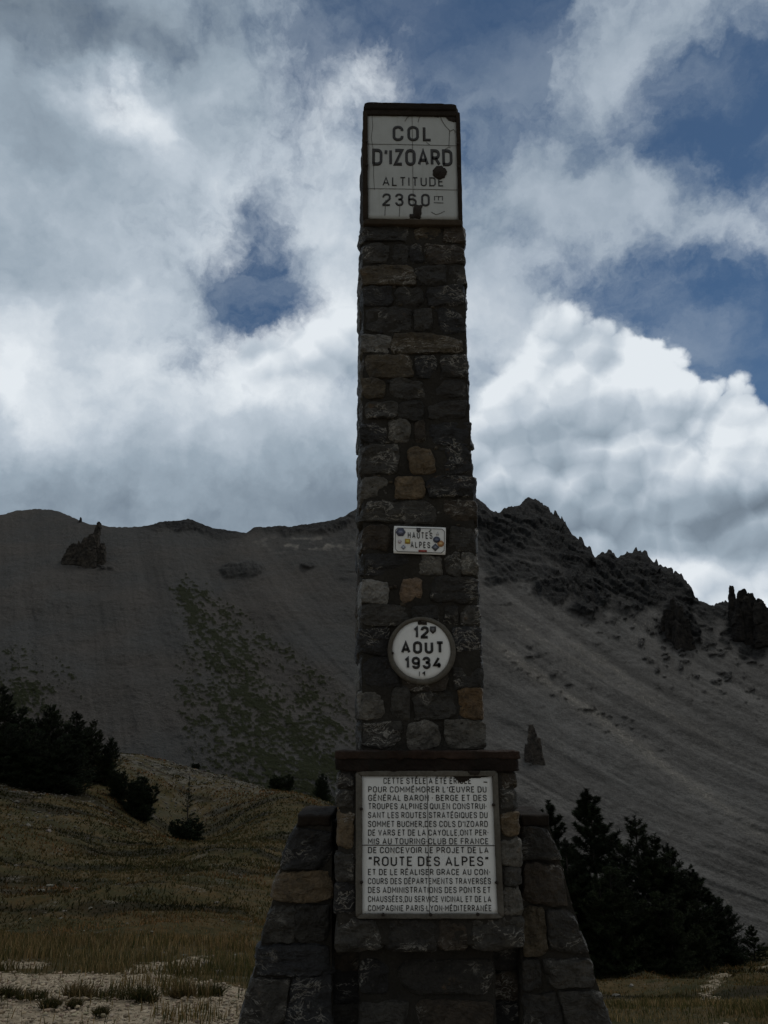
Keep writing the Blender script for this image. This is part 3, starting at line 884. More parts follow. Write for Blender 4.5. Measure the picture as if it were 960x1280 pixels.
# ---- medallion
med = MB(); YM = D - 0.030
def disc(mb, cx, cy, rx, ry, y0, y1, n=64, rings=6, col=(1, 1, 1), dome=0.0):
    c = np.array(fpt(cx, cy, y0))
    e1 = np.array(fpt(cx + rx, cy, y0)) - c; e2 = np.array(fpt(cx, cy - ry, y0)) - c
    v = [(c[0], y0 - dome, c[1])]; f = []
    rs = [(k + 1) / rings for k in range(rings)]
    for r in rs:
        for k in range(n):
            th = 2 * math.pi * k / n
            q = c + e1 * r * math.cos(th) + e2 * r * math.sin(th)
            v.append((q[0], y0 - dome * (1 - r * r), q[1]))
    for k in range(n): v.append((v[1 + (rings - 1) * n + k][0], y1, v[1 + (rings - 1) * n + k][2]))
    for k in range(n): f.append((0, 1 + (k + 1) % n, 1 + k))
    mb.add(v, f, col)
    q4 = []
    for r in range(rings):
        for k in range(n):
            a = 1 + r * n + k; b = 1 + r * n + (k + 1) % n
            q4.append((a, b, b + n, a + n))
    mb.f4.append(np.array(q4) + mb.n - len(v))
disc(med, 528, 812, 38.2, 37.6, YM, D + 0.02, dome=0.004)
medal = med.build('date_medallion', M_ENAMEL, stele)
rg = MB()
cx_, cz_ = fpt(526.6, 812.4, YM); rr_ = (fpt(526.6 + 40.2, 812.4, YM)[0] - cx_)
prof = [(-0.018, 0.030), (-0.018, -0.006), (-0.010, -0.014), (0.002, -0.013), (0.011, -0.004), (0.014, 0.030)]
n_ = 96; V = []
for k in range(n_):
    th = 2 * math.pi * k / n_
    for (dr, dy) in prof:
        R2 = rr_ + dr + (0.004 * math.cos(th + 0.7) if dr > 0 else 0)
        V.append((cx_ + R2 * math.cos(th), YM + dy, cz_ + R2 * math.sin(th) * 0.985))
V = np.array(V); V += 0.0018 * np.stack([fbm(V[:, 0] * 30, V[:, 1] * 30, V[:, 2] * 30, 3, 7), fbm(V[:, 0] * 30, V[:, 1] * 30, V[:, 2] * 30, 3, 8), fbm(V[:, 0] * 30, V[:, 1] * 30, V[:, 2] * 30, 3, 9)], 1)
m2 = len(prof); Fq = [(k * m2 + j, k * m2 + j + 1, ((k + 1) % n_) * m2 + j + 1, ((k + 1) % n_) * m2 + j) for k in range(n_) for j in range(m2 - 1)]
rg.add(V, Fq); rg.build('ring_frame', M_FRAME, medal)
YT = YM - 0.0062
lt = MB()
write(medal, [
    (('12', 516.8, 535.8, 782.8, 798.2, YT, 0.22, 0.22), {}),
    (('AOUT', 501.2, 555, 801.5, 817.2, YT, 0.22, 0.20), {}),
    (('1934', 505.5, 552, 820.8, 836.2, YT, 0.22, 0.22), {}),
])
line_mesh(lt, [(524.2, 839.5), (524.2, 845.4)], 0.8, YT)
patch_mesh(lt, [(527.5, 841.5), (531.5, 838.6), (531.2, 845.6), (529.8, 842.6)], YT, 0.001)
lt.build('maker_mark', M_BLACK, medal)
stk = MB()
patch_mesh(stk, [(537.4, 783), (545, 783), (545, 789), (541.2, 792.4), (537.4, 789)], YT, 0.0015, col=(0.035, 0.035, 0.04))
patch_mesh(stk, [(539.4, 785), (543, 785), (543, 788.5), (541.2, 790), (539.4, 788.5)], YT - 0.0015, 0.0008, col=(0.12, 0.12, 0.13))
stk.build('sticker', M_STICK, medal)
Each('enamel_chip', M_RUST, medal)([(522, 776.6), (533.4, 777.4), (533.6, 781.2), (522.4, 780.8)], YT + 0.002, 0.003, 0.0015, 6)
bolt_ = Each('bolt', M_RUST, medal)
for bx_, by_ in ((490.6, 816.5), (565.2, 817.5), (525.5, 775.6)): bolt_(ellipse(bx_, by_, 1.7, 1.7, 10), YM - 0.006, 0.006)

# ---- small road-style sign
YR = D - 0.030
sg = MB()
quad_box(sg, [(492.4, 657.2), (557.6, 659.2), (557.0, 693.6), (491.8, 691.4)], YR, YR + 0.006, res=(16, 2, 8), amp=0.0012, freq=6, power=80)
sign = sg.build('department_sign', M_ENAMEL, stele)
lt = MB()
write(sign, [
    (('HAUTES', 509.8, 540.4, 664.8, 672.8, YR - 0.001, 0.15, 0.36), dict(tilt=0.03)),
    (('ALPES', 513.2, 537.6, 676.8, 684.6, YR - 0.001, 0.15, 0.36), dict(tilt=0.03)),
])
bd = [(497.5, 659.8), (552.4, 661.4), (555.6, 664.6), (555.2, 688), (551.8, 691.3), (497.2, 689.4), (494, 686.0), (494.4, 662.8), (497.5, 659.8)]
line_mesh(lt, bd, 0.65, YR - 0.001)
lt.build('border_line', M_BLACK, sign)
def dia(cx, cy, r): return [(cx, cy - r), (cx + r, cy), (cx, cy + r), (cx - r, cy)]
for sh_, c_ in ((ellipse(500.8, 665.2, 6.4, 5.6, 6), (0.06, 0.07, 0.12)), ([(520.6, 659.6), (525.8, 659.8), (525.8, 663.8), (523.2, 666), (520.6, 663.6)], (0.03, 0.03, 0.035)),
                ([(506.2, 673.4), (512.8, 673.8), (512.6, 679.8), (506, 679.4)], (0.42, 0.27, 0.03)), (ellipse(545.8, 674.6, 4.6, 4.0, 12), (0.04, 0.05, 0.09)),
                (ellipse(550.8, 679.6, 4.2, 4.0, 12), (0.40, 0.20, 0.08)), (dia(544.2, 684.2, 5.0), (0.07, 0.08, 0.11)),
                ([(523.2, 687.2), (533.6, 687.6), (533.6, 690.2), (523, 689.8)], (0.24, 0.04, 0.03)), (dia(504.2, 684, 3.2), (0.22, 0.25, 0.32)),
                (ellipse(499.6, 677, 2.6, 2.8, 5), (0.45, 0.40, 0.46)), ([(545, 669), (547, 664.5), (549, 669)], (0.38, 0.40, 0.42)),
                ([(535.6, 664.8), (538.4, 661.6), (539.4, 662.4), (537, 665.4)], (0.08, 0.10, 0.09))):
    st_ = MB()
    patch_mesh(st_, sh_, YR - 0.0022, 0.001, col=c_)
    cx0 = np.mean([p_[0] for p_ in sh_]); cy0 = np.mean([p_[1] for p_ in sh_])
    patch_mesh(st_, [(cx0 + (p_[0] - cx0) * .5, cy0 + (p_[1] - cy0) * .4) for p_ in sh_], YR - 0.0034, 0.0006, col=tuple(min(0.6, x * 1.9 + 0.05) for x in c_))
    st_.build('sticker', M_STICK, sign)

# ---- inscription block
YB = D - 0.13                                # its front face
blk = MB()
C8 = [[[(*fpt(417, 1187, YB), )], []], [[], []]]
def B(px, py): q = fpt(px, py, YB); return q
bl, br, tl, tr = B(420, 1184), B(651, 1184), B(424, 958), B(642, 958)
slab(blk, [[[(bl[0], YB + .002, bl[1]), (tl[0], YB + .002, tl[1])], [(bl[0], D + .05, bl[1]), (tl[0], D + .05, tl[1])]],
           [[(br[0], YB + .002, br[1]), (tr[0], YB + .002, tr[1])], [(br[0], D + .05, br[1]), (tr[0], D + .05, tr[1])]]], (1, 1, 1), res=(60, 6, 60), amp=0.012, freq=12, power=40)
block = blk.build('inscription_block', M_MORTAR, stele)
bs = MB()
brow_l = [(966, 985, 421, 442, DARK), (986, 1011, 420, 443, GREY), (1013, 1064, 420, 443, TAN), (1066, 1102, 419, 443, GREY), (1104, 1142, 418, 444, DARK2)]
brow_r = [(966, 985, 624, 645, BROWN), (987, 1014, 624, 646, GREY), (1016, 1046, 625, 649, TAN), (1048, 1082, 626, 650, LIGHT), (1084, 1108, 628, 651, GREY), (1110, 1143, 629, 652, LIGHT)]
for ya, yb, xa, xb, c in brow_l + brow_r:
    sd += 1
    (x0, z0), (x1, z1) = B(xa, yb), B(xb, ya)
    rough_block(bs, corners8(x0, x1, YB - rng.uniform(0.004, 0.014), D + 0.04, z0, z1), c, sd, res=(10, 8, 12), rough=0.012, rag=0.14, colvar=0.3)
for xa, xb, c in ((417, 478, GREY), (481, 545, DARK), (548, 584, BROWN), (587, 654, GREY)):
    sd += 1
    (x0, z0), (x1, z1) = B(xa, 1189), B(xb, 1147)
    rough_block(bs, corners8(x0, x1, YB - rng.uniform(0.002, 0.010), D + 0.04, z0, z1), c, sd, res=(18, 8, 13), rough=0.013, rag=0.13, colvar=0.3)
bs.build('facing_stones', M_STONE, block, smooth=False)
(l0, zb_), (l1, zt_) = B(418.5, 963.5), B(648.5, 938.5)
zm_ = B(418, 948.5)[1]
cp = MB()
slab(cp, corners8(l0 + 0.004, l1 - 0.004, YB - 0.020, D + 0.04, zb_, zm_ + 0.004), (0.55, 0.62, 0.66), res=(90, 10, 14), amp=0.016, freq=20, power=30, seed=5)
cap2 = cp.build('capping_slab', M_CAPRED, block)
cp = MB()
slab(cp, corners8(l0, l1, YB - 0.028, D + 0.04, zm_, zt_), (1.05, 1.05, 1.05), res=(110, 12, 8), amp=0.014, freq=22, power=24, seed=6)
cp.build('slab_lip', M_CAPRED, block)
# inscription plaque
YQ = YB - 0.010
pq = MB()
quad_box(pq, [(451.5, 969), (616, 969), (624, 1143.5), (451.5, 1143.5)], YQ, YB + 0.02, res=(24, 2, 24), amp=0.0012, freq=5, power=80)
plaque = pq.build('inscription_plaque', M_ENAMEL, stele)
pf = MB(); YG = YQ - 0.012
PF = dict(amp=0.003, freq=18)
quad_box(pf, [(444.5, 963.5), (622, 963.5), (619, 970.5), (450, 970.5)], YG, YB + .02, res=(40, 4, 5), **PF)
quad_box(pf, [(444.5, 964), (452.4, 969), (452.6, 1144), (444.5, 1148)], YG + .001, YB + .02, res=(5, 4, 40), **PF)
quad_box(pf, [(615.2, 969), (622, 964), (630.5, 1148), (622.6, 1144)], YG + .001, YB + .02, res=(5, 4, 40), **PF)
quad_box(pf, [(450, 1142.5), (624, 1142.5), (630.5, 1148.5), (444.5, 1148.5)], YG, YB + .02, res=(40, 4, 5), **PF)
pf.build('frame', M_FRAME, plaque)
lt = MB(); YL = YQ - 0.0012
LN = [("CETTE STÈLE A ÉTÉ ÉRIGÉE", 272, 648, 192), ("POUR COMMÉMORER L'ŒUVRE DU", 207, 713, 229), ("GÉNÉRAL BARON · BERGE ET DES", 207, 714, 265),
      ("TROUPES ALPINES QUI,EN CONSTRUI·", 207, 713, 301), ("SANT LES ROUTES STRATÉGIQUES DU", 206, 718, 339), ("SOMMET BUCHER,DES COLS D'IZOARD", 206, 719, 377),
      ("DE VARS ET DE LA CAYOLLE,ONT PER·", 206, 721, 414), ("MIS AU TOURING·CLUB DE FRANCE", 206, 722, 451), ("DE CONCEVOIR LE PROJET DE LA", 206, 722, 489),
      ('"ROUTE DES ALPES"', 208, 722, 537), ("ET DE LE RÉALISER GRACE AU CON·", 206, 728, 583), ("COURS DES DÉPARTEMENTS TRAVERSÉS", 206, 732, 622),
      ("DES ADMINISTRATIONS DES PONTS ET", 206, 731, 660), ("CHAUSSÉES,DU SERVICE VICINAL ET DE LA", 206, 733, 699), ("COMPAGNIE PARIS·LYON·MÉDITERRANÉE", 206, 735, 738)]
for s_, xa, xb, yc in LN:
    big = s_.startswith('"')
    hh = 20.5 if big else 13.2
    lt = MB(); text_mesh(lt, s_, 400 + xa / 3.43, 400 + xb / 3.43, 920 + (yc - hh) / 3.43, 920 + (yc + hh) / 3.43, YL, 0.14 if big else 0.135, 0.20)
    lt.build('lettering', M_BLACK, plaque)
jt = MB()
line_mesh(jt, [(452, 1056.4), (535, 1056.6), (619.4, 1057)], 0.9, YL)
line_mesh(jt, [(533.6, 970.5), (534.4, 1000), (535.2, 1056), (536.4, 1110), (537, 1143)], 0.7, YL)
jt.build('tile_joint', M_JOINT, plaque)
ch = Each('enamel_chip', M_RUST, plaque)
ch([(566, 969.5), (590, 968.5), (612, 970), (600, 972.4), (590, 971.6), (582, 976.4), (574, 977.8), (570, 974)], YL, 0.003, 0.004, 12)
ch([(584, 963.6), (601, 963.8), (598, 968.6), (588, 968.8)], YG - 0.001, 0.004, 0.003, 13)
bolt_ = Each('bolt', M_RUST, plaque)
for bx_, by_ in ((451.6, 1011), (451.8, 1102.5), (616.8, 1006), (620.6, 1103), (479, 1143), (538, 1143), (597, 1142.5)): bolt_(ellipse(bx_, by_, 2.0, 2.0, 10), YG + 0.001, 0.012, 0.0)
ch([(604.6, 976.8), (609, 977.2), (609, 978.4), (604.6, 978)], YL, 0.002)

# ---- recessed wall that ties the buttresses to the shaft
for xa, xb in ((408, 456), (612, 658)):
    rw = MB()
    x0, x1 = fx(xa, 1200), fx(xb, 1200)
    slab(rw, corners8(x0, x1, D + 0.15, D + 0.60, 0.0, fz(1030)), (0.9, 0.9, 0.9), res=(14, 6, 60), amp=0.035, freq=9, power=60, seed=31)
    rwo = rw.build('recess_wall', M_MORTAR, stele)
    rs_ = MB()
    for ya, yb in ((1192, 1222), (1224, 1262), (1264, 1300), (1302, 1350), (1352, 1396)):
        sd += 1
        rough_block(rs_, corners8(x0 + 0.01, x1 - 0.01, D + 0.12, D + 0.24, max(-0.05, fz(yb)), fz(ya)), np.array([DARK2, DARK, BROWN][sd % 3]), sd, res=(8, 6, 10), power=10, rough=0.014, rag=0.16, colvar=0.3)
    rs_.build('recess_stones', M_STONE, rwo, smooth=False)

# ---- the two battered buttresses
YW = D + 0.03
def buttress(side):
    yt_, ytop = 1032, 1018
    if side < 0:
        out = [(1018, 374), (1032, 371), (1085, 351), (1128, 339), (1178, 327), (1215, 318), (1280, 299), (1420, 268)]
        inn = lambda y: 415 + 0 * y
        brows = [(1034, 1086, [(0, 1, DARK2)]), (1088, 1129, [(0, 1, TAN)]), (1131, 1178, [(0, .42, GREY), (.45, 1, DARK)]),
                 (1180, 1216, [(0, 1, BLUE)]), (1218, 1290, [(0, .48, GREY), (.51, 1, BLUE)]), (1292, 1350, [(0, .6, DARK), (.63, 1, GREY)]), (1352, 1400, [(0, .4, DARK), (.43, 1, GREY)])]
    else:
        out = [(1018, 684), (1032, 686), (1085, 703), (1128, 714), (1178, 731), (1215, 742), (1280, 764), (1420, 805)]
        inn = lambda y: 651 - 0 * y
        brows = [(1034, 1076, [(0, 1, DARK)]), (1078, 1130, [(0, 1, BROWN)]), (1134, 1194, [(0, .40, OLIVE), (.44, 1, DARK)]),
                 (1197, 1236, [(0, .26, DARK), (.30, 1, GREY)]), (1239, 1300, [(0, .45, DARK), (.48, 1, GREY)]), (1302, 1356, [(0, .5, DARK), (.53, 1, DARK2)]), (1358, 1400, [(0, .6, GREY), (.63, 1, DARK)])]
    ex = lambda y: float(np.interp(y, [t[0] for t in out], [t[1] for t in out]))
    DW = 0.50
    mb = MB()
    P, F = cube_lattice(50, 16, 90); u = (P + 1) / 2
    zt2, zb2 = fz(1026, YW), 0.0
    ys = np.linspace(1000, 1450, 120); zs = np.array([fz(y, YW) for y in ys])
    z = zb2 + u[:, 2] * (zt2 - zb2)
    yy = np.interp(-z, -zs, ys)
    xo = np.array([fx(ex(y), y, YW) for y in yy]); xi = np.array([fx(inn(y), y, YW) for y in yy])
    tt = u[:, 0]
    v = np.stack([xi + (xo - xi) * tt, YW + 0.003 + u[:, 1] * DW, z], 1)
    d_ = fbm(v[:, 0] * 10, v[:, 1] * 10, v[:, 2] * 10, 5, 21, gain=0.6) * 0.014
    v[:, 1] += np.where(P[:, 1] < -0.99, d_, 0); v[:, 0] += np.where(P[:, 0] > 0.99, d_ * side, 0)
    if side < 0: F = F[:, ::-1]
    mb.add(v, F, (1.1, 1.08, 1.05) )
    b_ = mb.build('buttress', M_MORTAR, stele)
    sb = MB(); seed0 = 500 if side < 0 else 700
    for k, (ya, yb, sts) in enumerate(brows):
        z1, z0 = fz(ya + 1, YW), max(-0.05, fz(yb - 1, YW))
        for (ta, tb, c) in sts:
            seed0 += 1
            def X(y, t):
                i_, o_ = fx(inn(y), y, YW), fx(ex(y), y, YW)
                return i_ + (o_ - i_) * (t if 0 < t < 1 else (t + (0.012 if t == 1 else 0.02)))
            if side < 0: ta2, tb2 = 1 - ta, 1 - tb
            else: ta2, tb2 = ta, tb
            a0, a1 = X(ya, min(ta2, tb2)), X(ya, max(ta2, tb2)); b0, b1 = X(yb, min(ta2, tb2)), X(yb, max(ta2, tb2))
            if a0 > a1: a0, a1, b0, b1 = a1, a0, b1, b0
            pr = rng.uniform(0.012, 0.030)
            outer = (max(ta2, tb2) == 1)
            dp = 0.30 if outer else 0.12
            C8 = [[[(b0, YW - pr, z0), (a0, YW - pr, z1)], [(b0, YW + dp, z0), (a0, YW + dp, z1)]],
                  [[(b1, YW - pr, z0), (a1, YW - pr, z1)], [(b1, YW + dp, z0), (a1, YW + dp, z1)]]]
            rough_block(sb, C8, np.array(c) * rng.uniform(0.9, 1.15), seed0, res=(20, 8, 16), power=14, rough=0.017, rag=0.12, colvar=0.3)
            if outer:
                xm0 = (b0 if side < 0 else b1); xm1 = (a0 if side < 0 else a1)
                w_ = 0.12 * -side
                lo, hi = sorted((xm0, xm0 + w_)); lo1, hi1 = sorted((xm1, xm1 + w_))
                C8 = [[[(lo, YW + .32, z0), (lo1, YW + .32, z1)], [(lo, YW + DW, z0), (lo1, YW + DW, z1)]],
                      [[(hi, YW + .32, z0), (hi1, YW + .32, z1)], [(hi, YW + DW, z0), (hi1, YW + DW, z1)]]]
                rough_block(sb, C8, np.array([DARK, GREY, BROWN][seed0 % 3]), seed0 + 50, res=(5, 8, 8), rough=0.011, rag=0.07, colvar=0.3)
    sb.build('facing_stones', M_STONE, b_, smooth=False)
    cb = MB()
    xo_ = fx(ex(1018), 1018, YW); xi_ = fx(inn(1018), 1018, YW)
    lo, hi = sorted((xo_ + 0.012 * side, xi_))
    slab(cb, corners8(lo, hi, YW - 0.018, YW + DW + 0.02, fz(1033, YW), fz(1018, YW)), (0.55, 0.52, 0.5), res=(30, 20, 8), amp=0.016, freq=16, power=16, seed=8)
    cb.build('capping_slab', M_FRAMEDARK, b_)
buttress(-1); buttress(1)
# ================================================================== GROUND
def rbf_fit(pts, c=0.18):
    A = np.array(pts, float)
    X = []; V = []
    for px, py, r in A[:, :3]:
        d = ray(px, py); az = math.atan2(d[0], d[1]); h = math.hypot(d[0], d[1])
        X.append((az, math.log(r))); V.append(d[2] / h)
    return X, V
GP = [ # photo x, photo y, distance from the eye (m)
 (0, 1280, 5.6), (200, 1280, 5.5), (330, 1280, 5.5), (-300, 1280, 5.6), (0, 1226, 7.4), (250, 1222, 7.6), (-300, 1226, 7.5), (0, 1182, 10.5), (280, 1182, 10.5),
 (0, 1120, 17), (310, 1120, 16), (-300, 1100, 17), (0, 1052, 28), (180, 1075, 27), (320, 1062, 27), (0, 1000, 42), (130, 1020, 42), (240, 1052, 40), (340, 1042, 40),
 (-20, 940, 58), (60, 968, 56), (110, 985, 56), (160, 1000, 56), (190, 1003, 60), (240, 1030, 56), (-300, 850, 60), (-300, 960, 40), (300, 1025, 55),
 (150, 948, 92), (200, 955, 92), (260, 966, 90), (330, 990, 86), (400, 1014, 82), (430, 1030, 80), (0, 955, 92), (-300, 900, 92),
 (150, 985, 140), (260, 1010, 140), (400, 1060, 140), (0, 985, 140), (-300, 930, 140),
 (530, 1280, 5.6), (530, 1240, 10), (530, 1180, 22), (530, 1110, 50), (530, 1080, 85), (530, 1120, 140),
 (720, 1280, 5.5), (960, 1280, 5.6), (1250, 1280, 5.6), (760, 1252, 9), (960, 1254, 9), (1250, 1250, 9), (780, 1232, 13), (880, 1230, 13), (960, 1230, 13),
 (700, 1215, 17), (800, 1218, 17), (900, 1214, 17), (960, 1210, 17), (1250, 1205, 17), (700, 1195, 26), (820, 1202, 26), (920, 1200, 26), (960, 1203, 26), (1250, 1190, 26),
 (700, 1190, 50), (820, 1225, 50), (960, 1250, 50), (1250, 1260, 50), (700, 1200, 140), (960, 1300, 140), (1250, 1330, 140),
 (200, 1130, 700), (530, 1200, 700), (900, 1330, 700), (-300, 1050, 700), (1250, 1350, 700),
]
gx, gv = rbf_fit(GP)
for a in range(-180, 180, 20):
    ar = math.radians(a)
    for r, t in ((0.5, -3.24), (1.2, -1.35), (2.5, -0.648), (4.0, -0.405)): gx.append((ar, math.log(r))); gv.append(t)
    if abs(a) > 60:
        for r, t in ((7, -.23), (15, -.12), (60, -.06), (200, -.05), (900, -.05)): gx.append((ar, math.log(r))); gv.append(t)
gx = np.array(gx); gv = np.array(gv)
gx3 = np.concatenate([gx, gx + [2 * math.pi, 0], gx - [2 * math.pi, 0]]); 
sel = np.abs(gx3[:, 0]) < math.pi + 0.6
gx3 = gx3[sel]; gv3 = np.concatenate([gv] * 3)[sel]
AZK = 2.2
def kern(a, b):
    d2 = ((a[:, None, 0] - b[None, :, 0]) * AZK) ** 2 + ((a[:, None, 1] - b[None, :, 1])) ** 2
    return np.sqrt(d2 + 0.10)
# fit height itself / r (tangent of elevation)
Km = kern(gx3, gx3) + np.eye(len(gx3)) * 1e-3
Aug = np.block([[Km, np.ones((len(gx3), 1))], [np.ones((1, len(gx3))), np.zeros((1, 1))]])
sol = np.linalg.solve(Aug, np.append(gv3, 0))
def ground_z(x, y):
    x = np.asarray(x, float).ravel(); y = np.asarray(y, float).ravel()
    r = np.maximum(np.hypot(x, y), 0.4); az = np.arctan2(x, y)
    out = np.zeros(len(x))
    for s0 in range(0, len(x), 20000):
        q = np.stack([az[s0:s0 + 20000], np.log(r[s0:s0 + 20000])], 1)
        out[s0:s0 + 20000] = kern(q, gx3) @ sol[:-1] + sol[-1]
    z = EYE + out * r
    amp = np.clip((r - 3) / 40, 0.02, 1.0)
    z = z + fbm(x * 0.16, y * 0.16, 0.0, 4, 41) * 0.30 * amp * (r < 400)
    hum = sstep(8.5, 12, r) * (r < 160)
    z = z + hum * fbm(x * 0.9, y * 0.9, 2.0, 3, 47, ridged=True) * 0.08
    z = z + hum * np.clip(fbm(x * 0.42, y * 0.42, 5.0, 3, 48), 0, 1) * 0.26
    z = z + fbm(x * 5, y * 5, 1.0, 3, 43) * 0.016 * (r < 40)
    return z
def gpos(px, py, r):
    """ground point seen in photo column px at distance r"""
    d = ray(px, py); h = math.hypot(d[0], d[1])
    x, y = d[0] / h * r, d[1] / h * r
    return np.array([x, y, ground_z([x], [y])[0]])

# ---- bare gravel near the camera and on the path: a mask in ground metres
def gravel_mask(x, y):
    x = np.asarray(x, float); y = np.asarray(y, float)
    n = fbm(x * 0.9, y * 0.9, 3.0, 4, 61); n2 = fbm(x * 3.1, y * 3.1, 8.0, 3, 62)
    m = sstep(7.9, 6.1, y + n * 3.0 + n2 * 1.6)
    m = np.where(x > 0.0, m * sstep(5.4, 4.8, y + n * 0.7), m)
    m2 = sstep(0.30, 0.46, fbm(x * 0.5 + 4, y * 1.1, 5.0, 3, 63) + 0.12 * n2) * sstep(5, 6.5, y) * sstep(11.5, 9.0, y) * (x < 0.5)
    pa = path_d(x, y)
    m3 = 0.50 * sstep(0.20, 0.05, pa + n2 * 0.14)
    return np.clip(np.maximum(np.maximum(m, m2 * 0.85), m3), 0, 1)
PATH = None
def path_d(x, y):
    if PATH is None: return np.full(np.shape(x), 9.0)
    d = np.full(np.shape(x), 9e9)
    for (ax, ay), (bx, by) in zip(PATH[:-1], PATH[1:]):
        vx, vy = bx - ax, by - ay; L2 = vx * vx + vy * vy
        t = np.clip(((x - ax) * vx + (y - ay) * vy) / L2, 0, 1)
        d = np.minimum(d, np.hypot(x - ax - t * vx, y - ay - t * vy))
    return d
_pp = [(1010, 1228, 15.5), (955, 1229, 14.6), (915, 1234, 13.6), (885, 1240, 12.4), (880, 1246, 11.0), (905, 1252, 9.8), (950, 1254, 9.6)]
_pp = [(1000, 1228, 17.0), (950, 1229, 15.0), (910, 1233, 13.4), (888, 1242, 11.6), (885, 1250, 10.2), (905, 1260, 9.0)]
PATH = []
for px, py, r in _pp:
    d = ray(px, py); h = math.hypot(d[0], d[1]); PATH.append((d[0] / h * r, d[1] / h * r))

def meadow_patches(x, y):
    d = np.hypot(x, y)
    dark = sstep(0.06, 0.30, fbm(x * 0.26, y * 0.62, 6, 4, 231)) * sstep(7, 10, d)  # shade of hummocks and hollows painted as dark patches, with low juniper mats
    red = sstep(0.0, 0.30, fbm(x * 0.10, y * 0.20, 8, 4, 233)) * sstep(9, 14, d)
    return dark, red
def make_ground():
    azs = np.concatenate([np.linspace(-180, -40, 60, endpoint=False), np.linspace(-40, 40, 620), np.linspace(40, 180, 61)[1:]])
    azs = np.radians(azs)
    rs = np.concatenate([np.geomspace(0.35, 4.5, 24, endpoint=False), np.geomspace(4.5, 150, 430), np.geomspace(150, 9000, 40)[1:]])
    A, R = np.meshgrid(azs, rs, indexing='ij')
    X, Y = (R * np.sin(A)).ravel(), (R * np.cos(A)).ravel()
    Z = ground_z(X, Y)
    g = gravel_mask(X, Y)
    rr = R.ravel()
    Z = Z - g * 0.02
    col = np.stack([g, meadow_patches(X, Y)[0], np.clip(rr / 100, 0, 1)], 1)
    mb = MB(); mb.add(np.stack([X, Y, Z], 1), grid_faces(len(azs), len(rs))[:, ::-1], col)
    return mb
m_, T, b = mat('alpine_meadow_ground')
p = geo(T); at_c = attr(T, 'tone'); sp = T.node('ShaderNodeSeparateColor'); T.l.new(at_c, sp.inputs[0])
gm, pa_, far = sp.outputs[0], sp.outputs[1], sp.outputs[2]
n1 = T.noise(p, 0.55, 6, 0.6); n2 = T.noise(p, 3.2, 6, 0.65); n3 = T.noise(p, 30.0, 5, 0.7); n4 = T.noise(p, 11.0, 5, 0.65)
grass = T.ramp(T.m('ADD', T.m('MULTIPLY', n1, 0.55), T.m('MULTIPLY', n2, 0.45)), [(0.34, (0.020, 0.020, 0.007)), (0.46, (0.038, 0.032, 0.011)), (0.56, (0.060, 0.041, 0.016)), (0.68, (0.090, 0.062, 0.028))])
grass = T.mix(T.ss(n4, 0.45, 0.66, 0, 0.7), grass, (0.020, 0.022, 0.009))
grass = T.mix(T.ss(n3, 0.50, 0.75, 0, 0.5), grass, (0.085, 0.075, 0.040))
# stony ground breaking through
st = T.m('MULTIPLY', T.ss(T.noise(T.v('ADD', p, (5, 9, 1)), 1.4, 6, 0.7), 0.56, 0.66), T.ss(n3, 0.46, 0.58))
scr = T.m('MULTIPLY', T.ss(far, 0.50, 0.80), T.ss(T.noise(T.v('MULTIPLY', p, (0.7, 0.30, 1.0)), 1.6, 6, 0.7), 0.46, 0.58))
stone_c = T.ramp(n3, [(0.3, (0.07, 0.065, 0.055)), (0.7, (0.20, 0.185, 0.16))])
grass = T.v('SCALE', grass, scale=T.lin(pa_, 0, 1, 1.1, 0.45))
c = T.mix(T.m('MULTIPLY', st, 0.75), grass, stone_c)
c = T.mix(T.m('MULTIPLY', scr, 0.7), c, (0.125, 0.117, 0.10))
grav = T.ramp(T.m('ADD', T.m('MULTIPLY', n3, 0.6), T.m('MULTIPLY', n4, 0.4)), [(0.32, (0.10, 0.078, 0.051)), (0.5, (0.27, 0.222, 0.158)), (0.66, (0.46, 0.395, 0.30))])
gmm = T.ss(T.m('ADD', gm, T.m('MULTIPLY', T.m('SUBTRACT', n4, 0.5), 0.9)), 0.35, 0.65)
c = T.mix(gmm, c, grav)
T.l.new(c, b.inputs['Base Color']); b.inputs['Roughness'].default_value = 0.95; b.inputs['Specular IOR Level'].default_value = 0.1
bump(T, b, T.m('ADD', n3, T.m('ADD', n4, T.m('MULTIPLY', n2, 1.5))), 0.7, 0.02)
ground = structure(make_ground().build('ground', m_))

# ================================================================== MOUNTAIN
RIDGE = [(-700, 560), (-420, 600), (-200, 640), (-60, 652), (0, 645), (22, 639), (45, 636.5), (62, 637), (75, 640), (95, 649), (112, 655), (135, 658), (160, 659.5), (185, 657.5), (205, 652.5), (222, 652), (236, 650), (250, 655),
         (266, 661), (285, 663.5), (308, 666), (318, 659.5), (330, 660), (345, 657.5), (362, 658), (380, 656.5), (400, 654), (418, 651), (430, 646), (445, 637), (470, 630), (510, 622), (560, 618), (592, 622),
         (604, 629), (612, 637), (624, 640), (636, 636), (648, 634), (660, 628), (672, 627.5), (680, 633), (690, 645), (700, 653), (712, 664), (724, 676), (735, 688), (741, 697), (750, 693), (762, 694), (772, 699),
         (783, 690), (795, 693), (806, 699), (820, 706), (833, 711), (845, 716), (856, 728), (866, 747), (878, 752), (895, 756), (915, 758), (960, 764), (1050, 790), (1250, 850), (1600, 900)]
BASE = [(-700, 1010), (-200, 1010), (150, 1030), (260, 1060), (420, 1100), (560, 1180), (700, 1262), (960, 1330), (1600, 1380)]
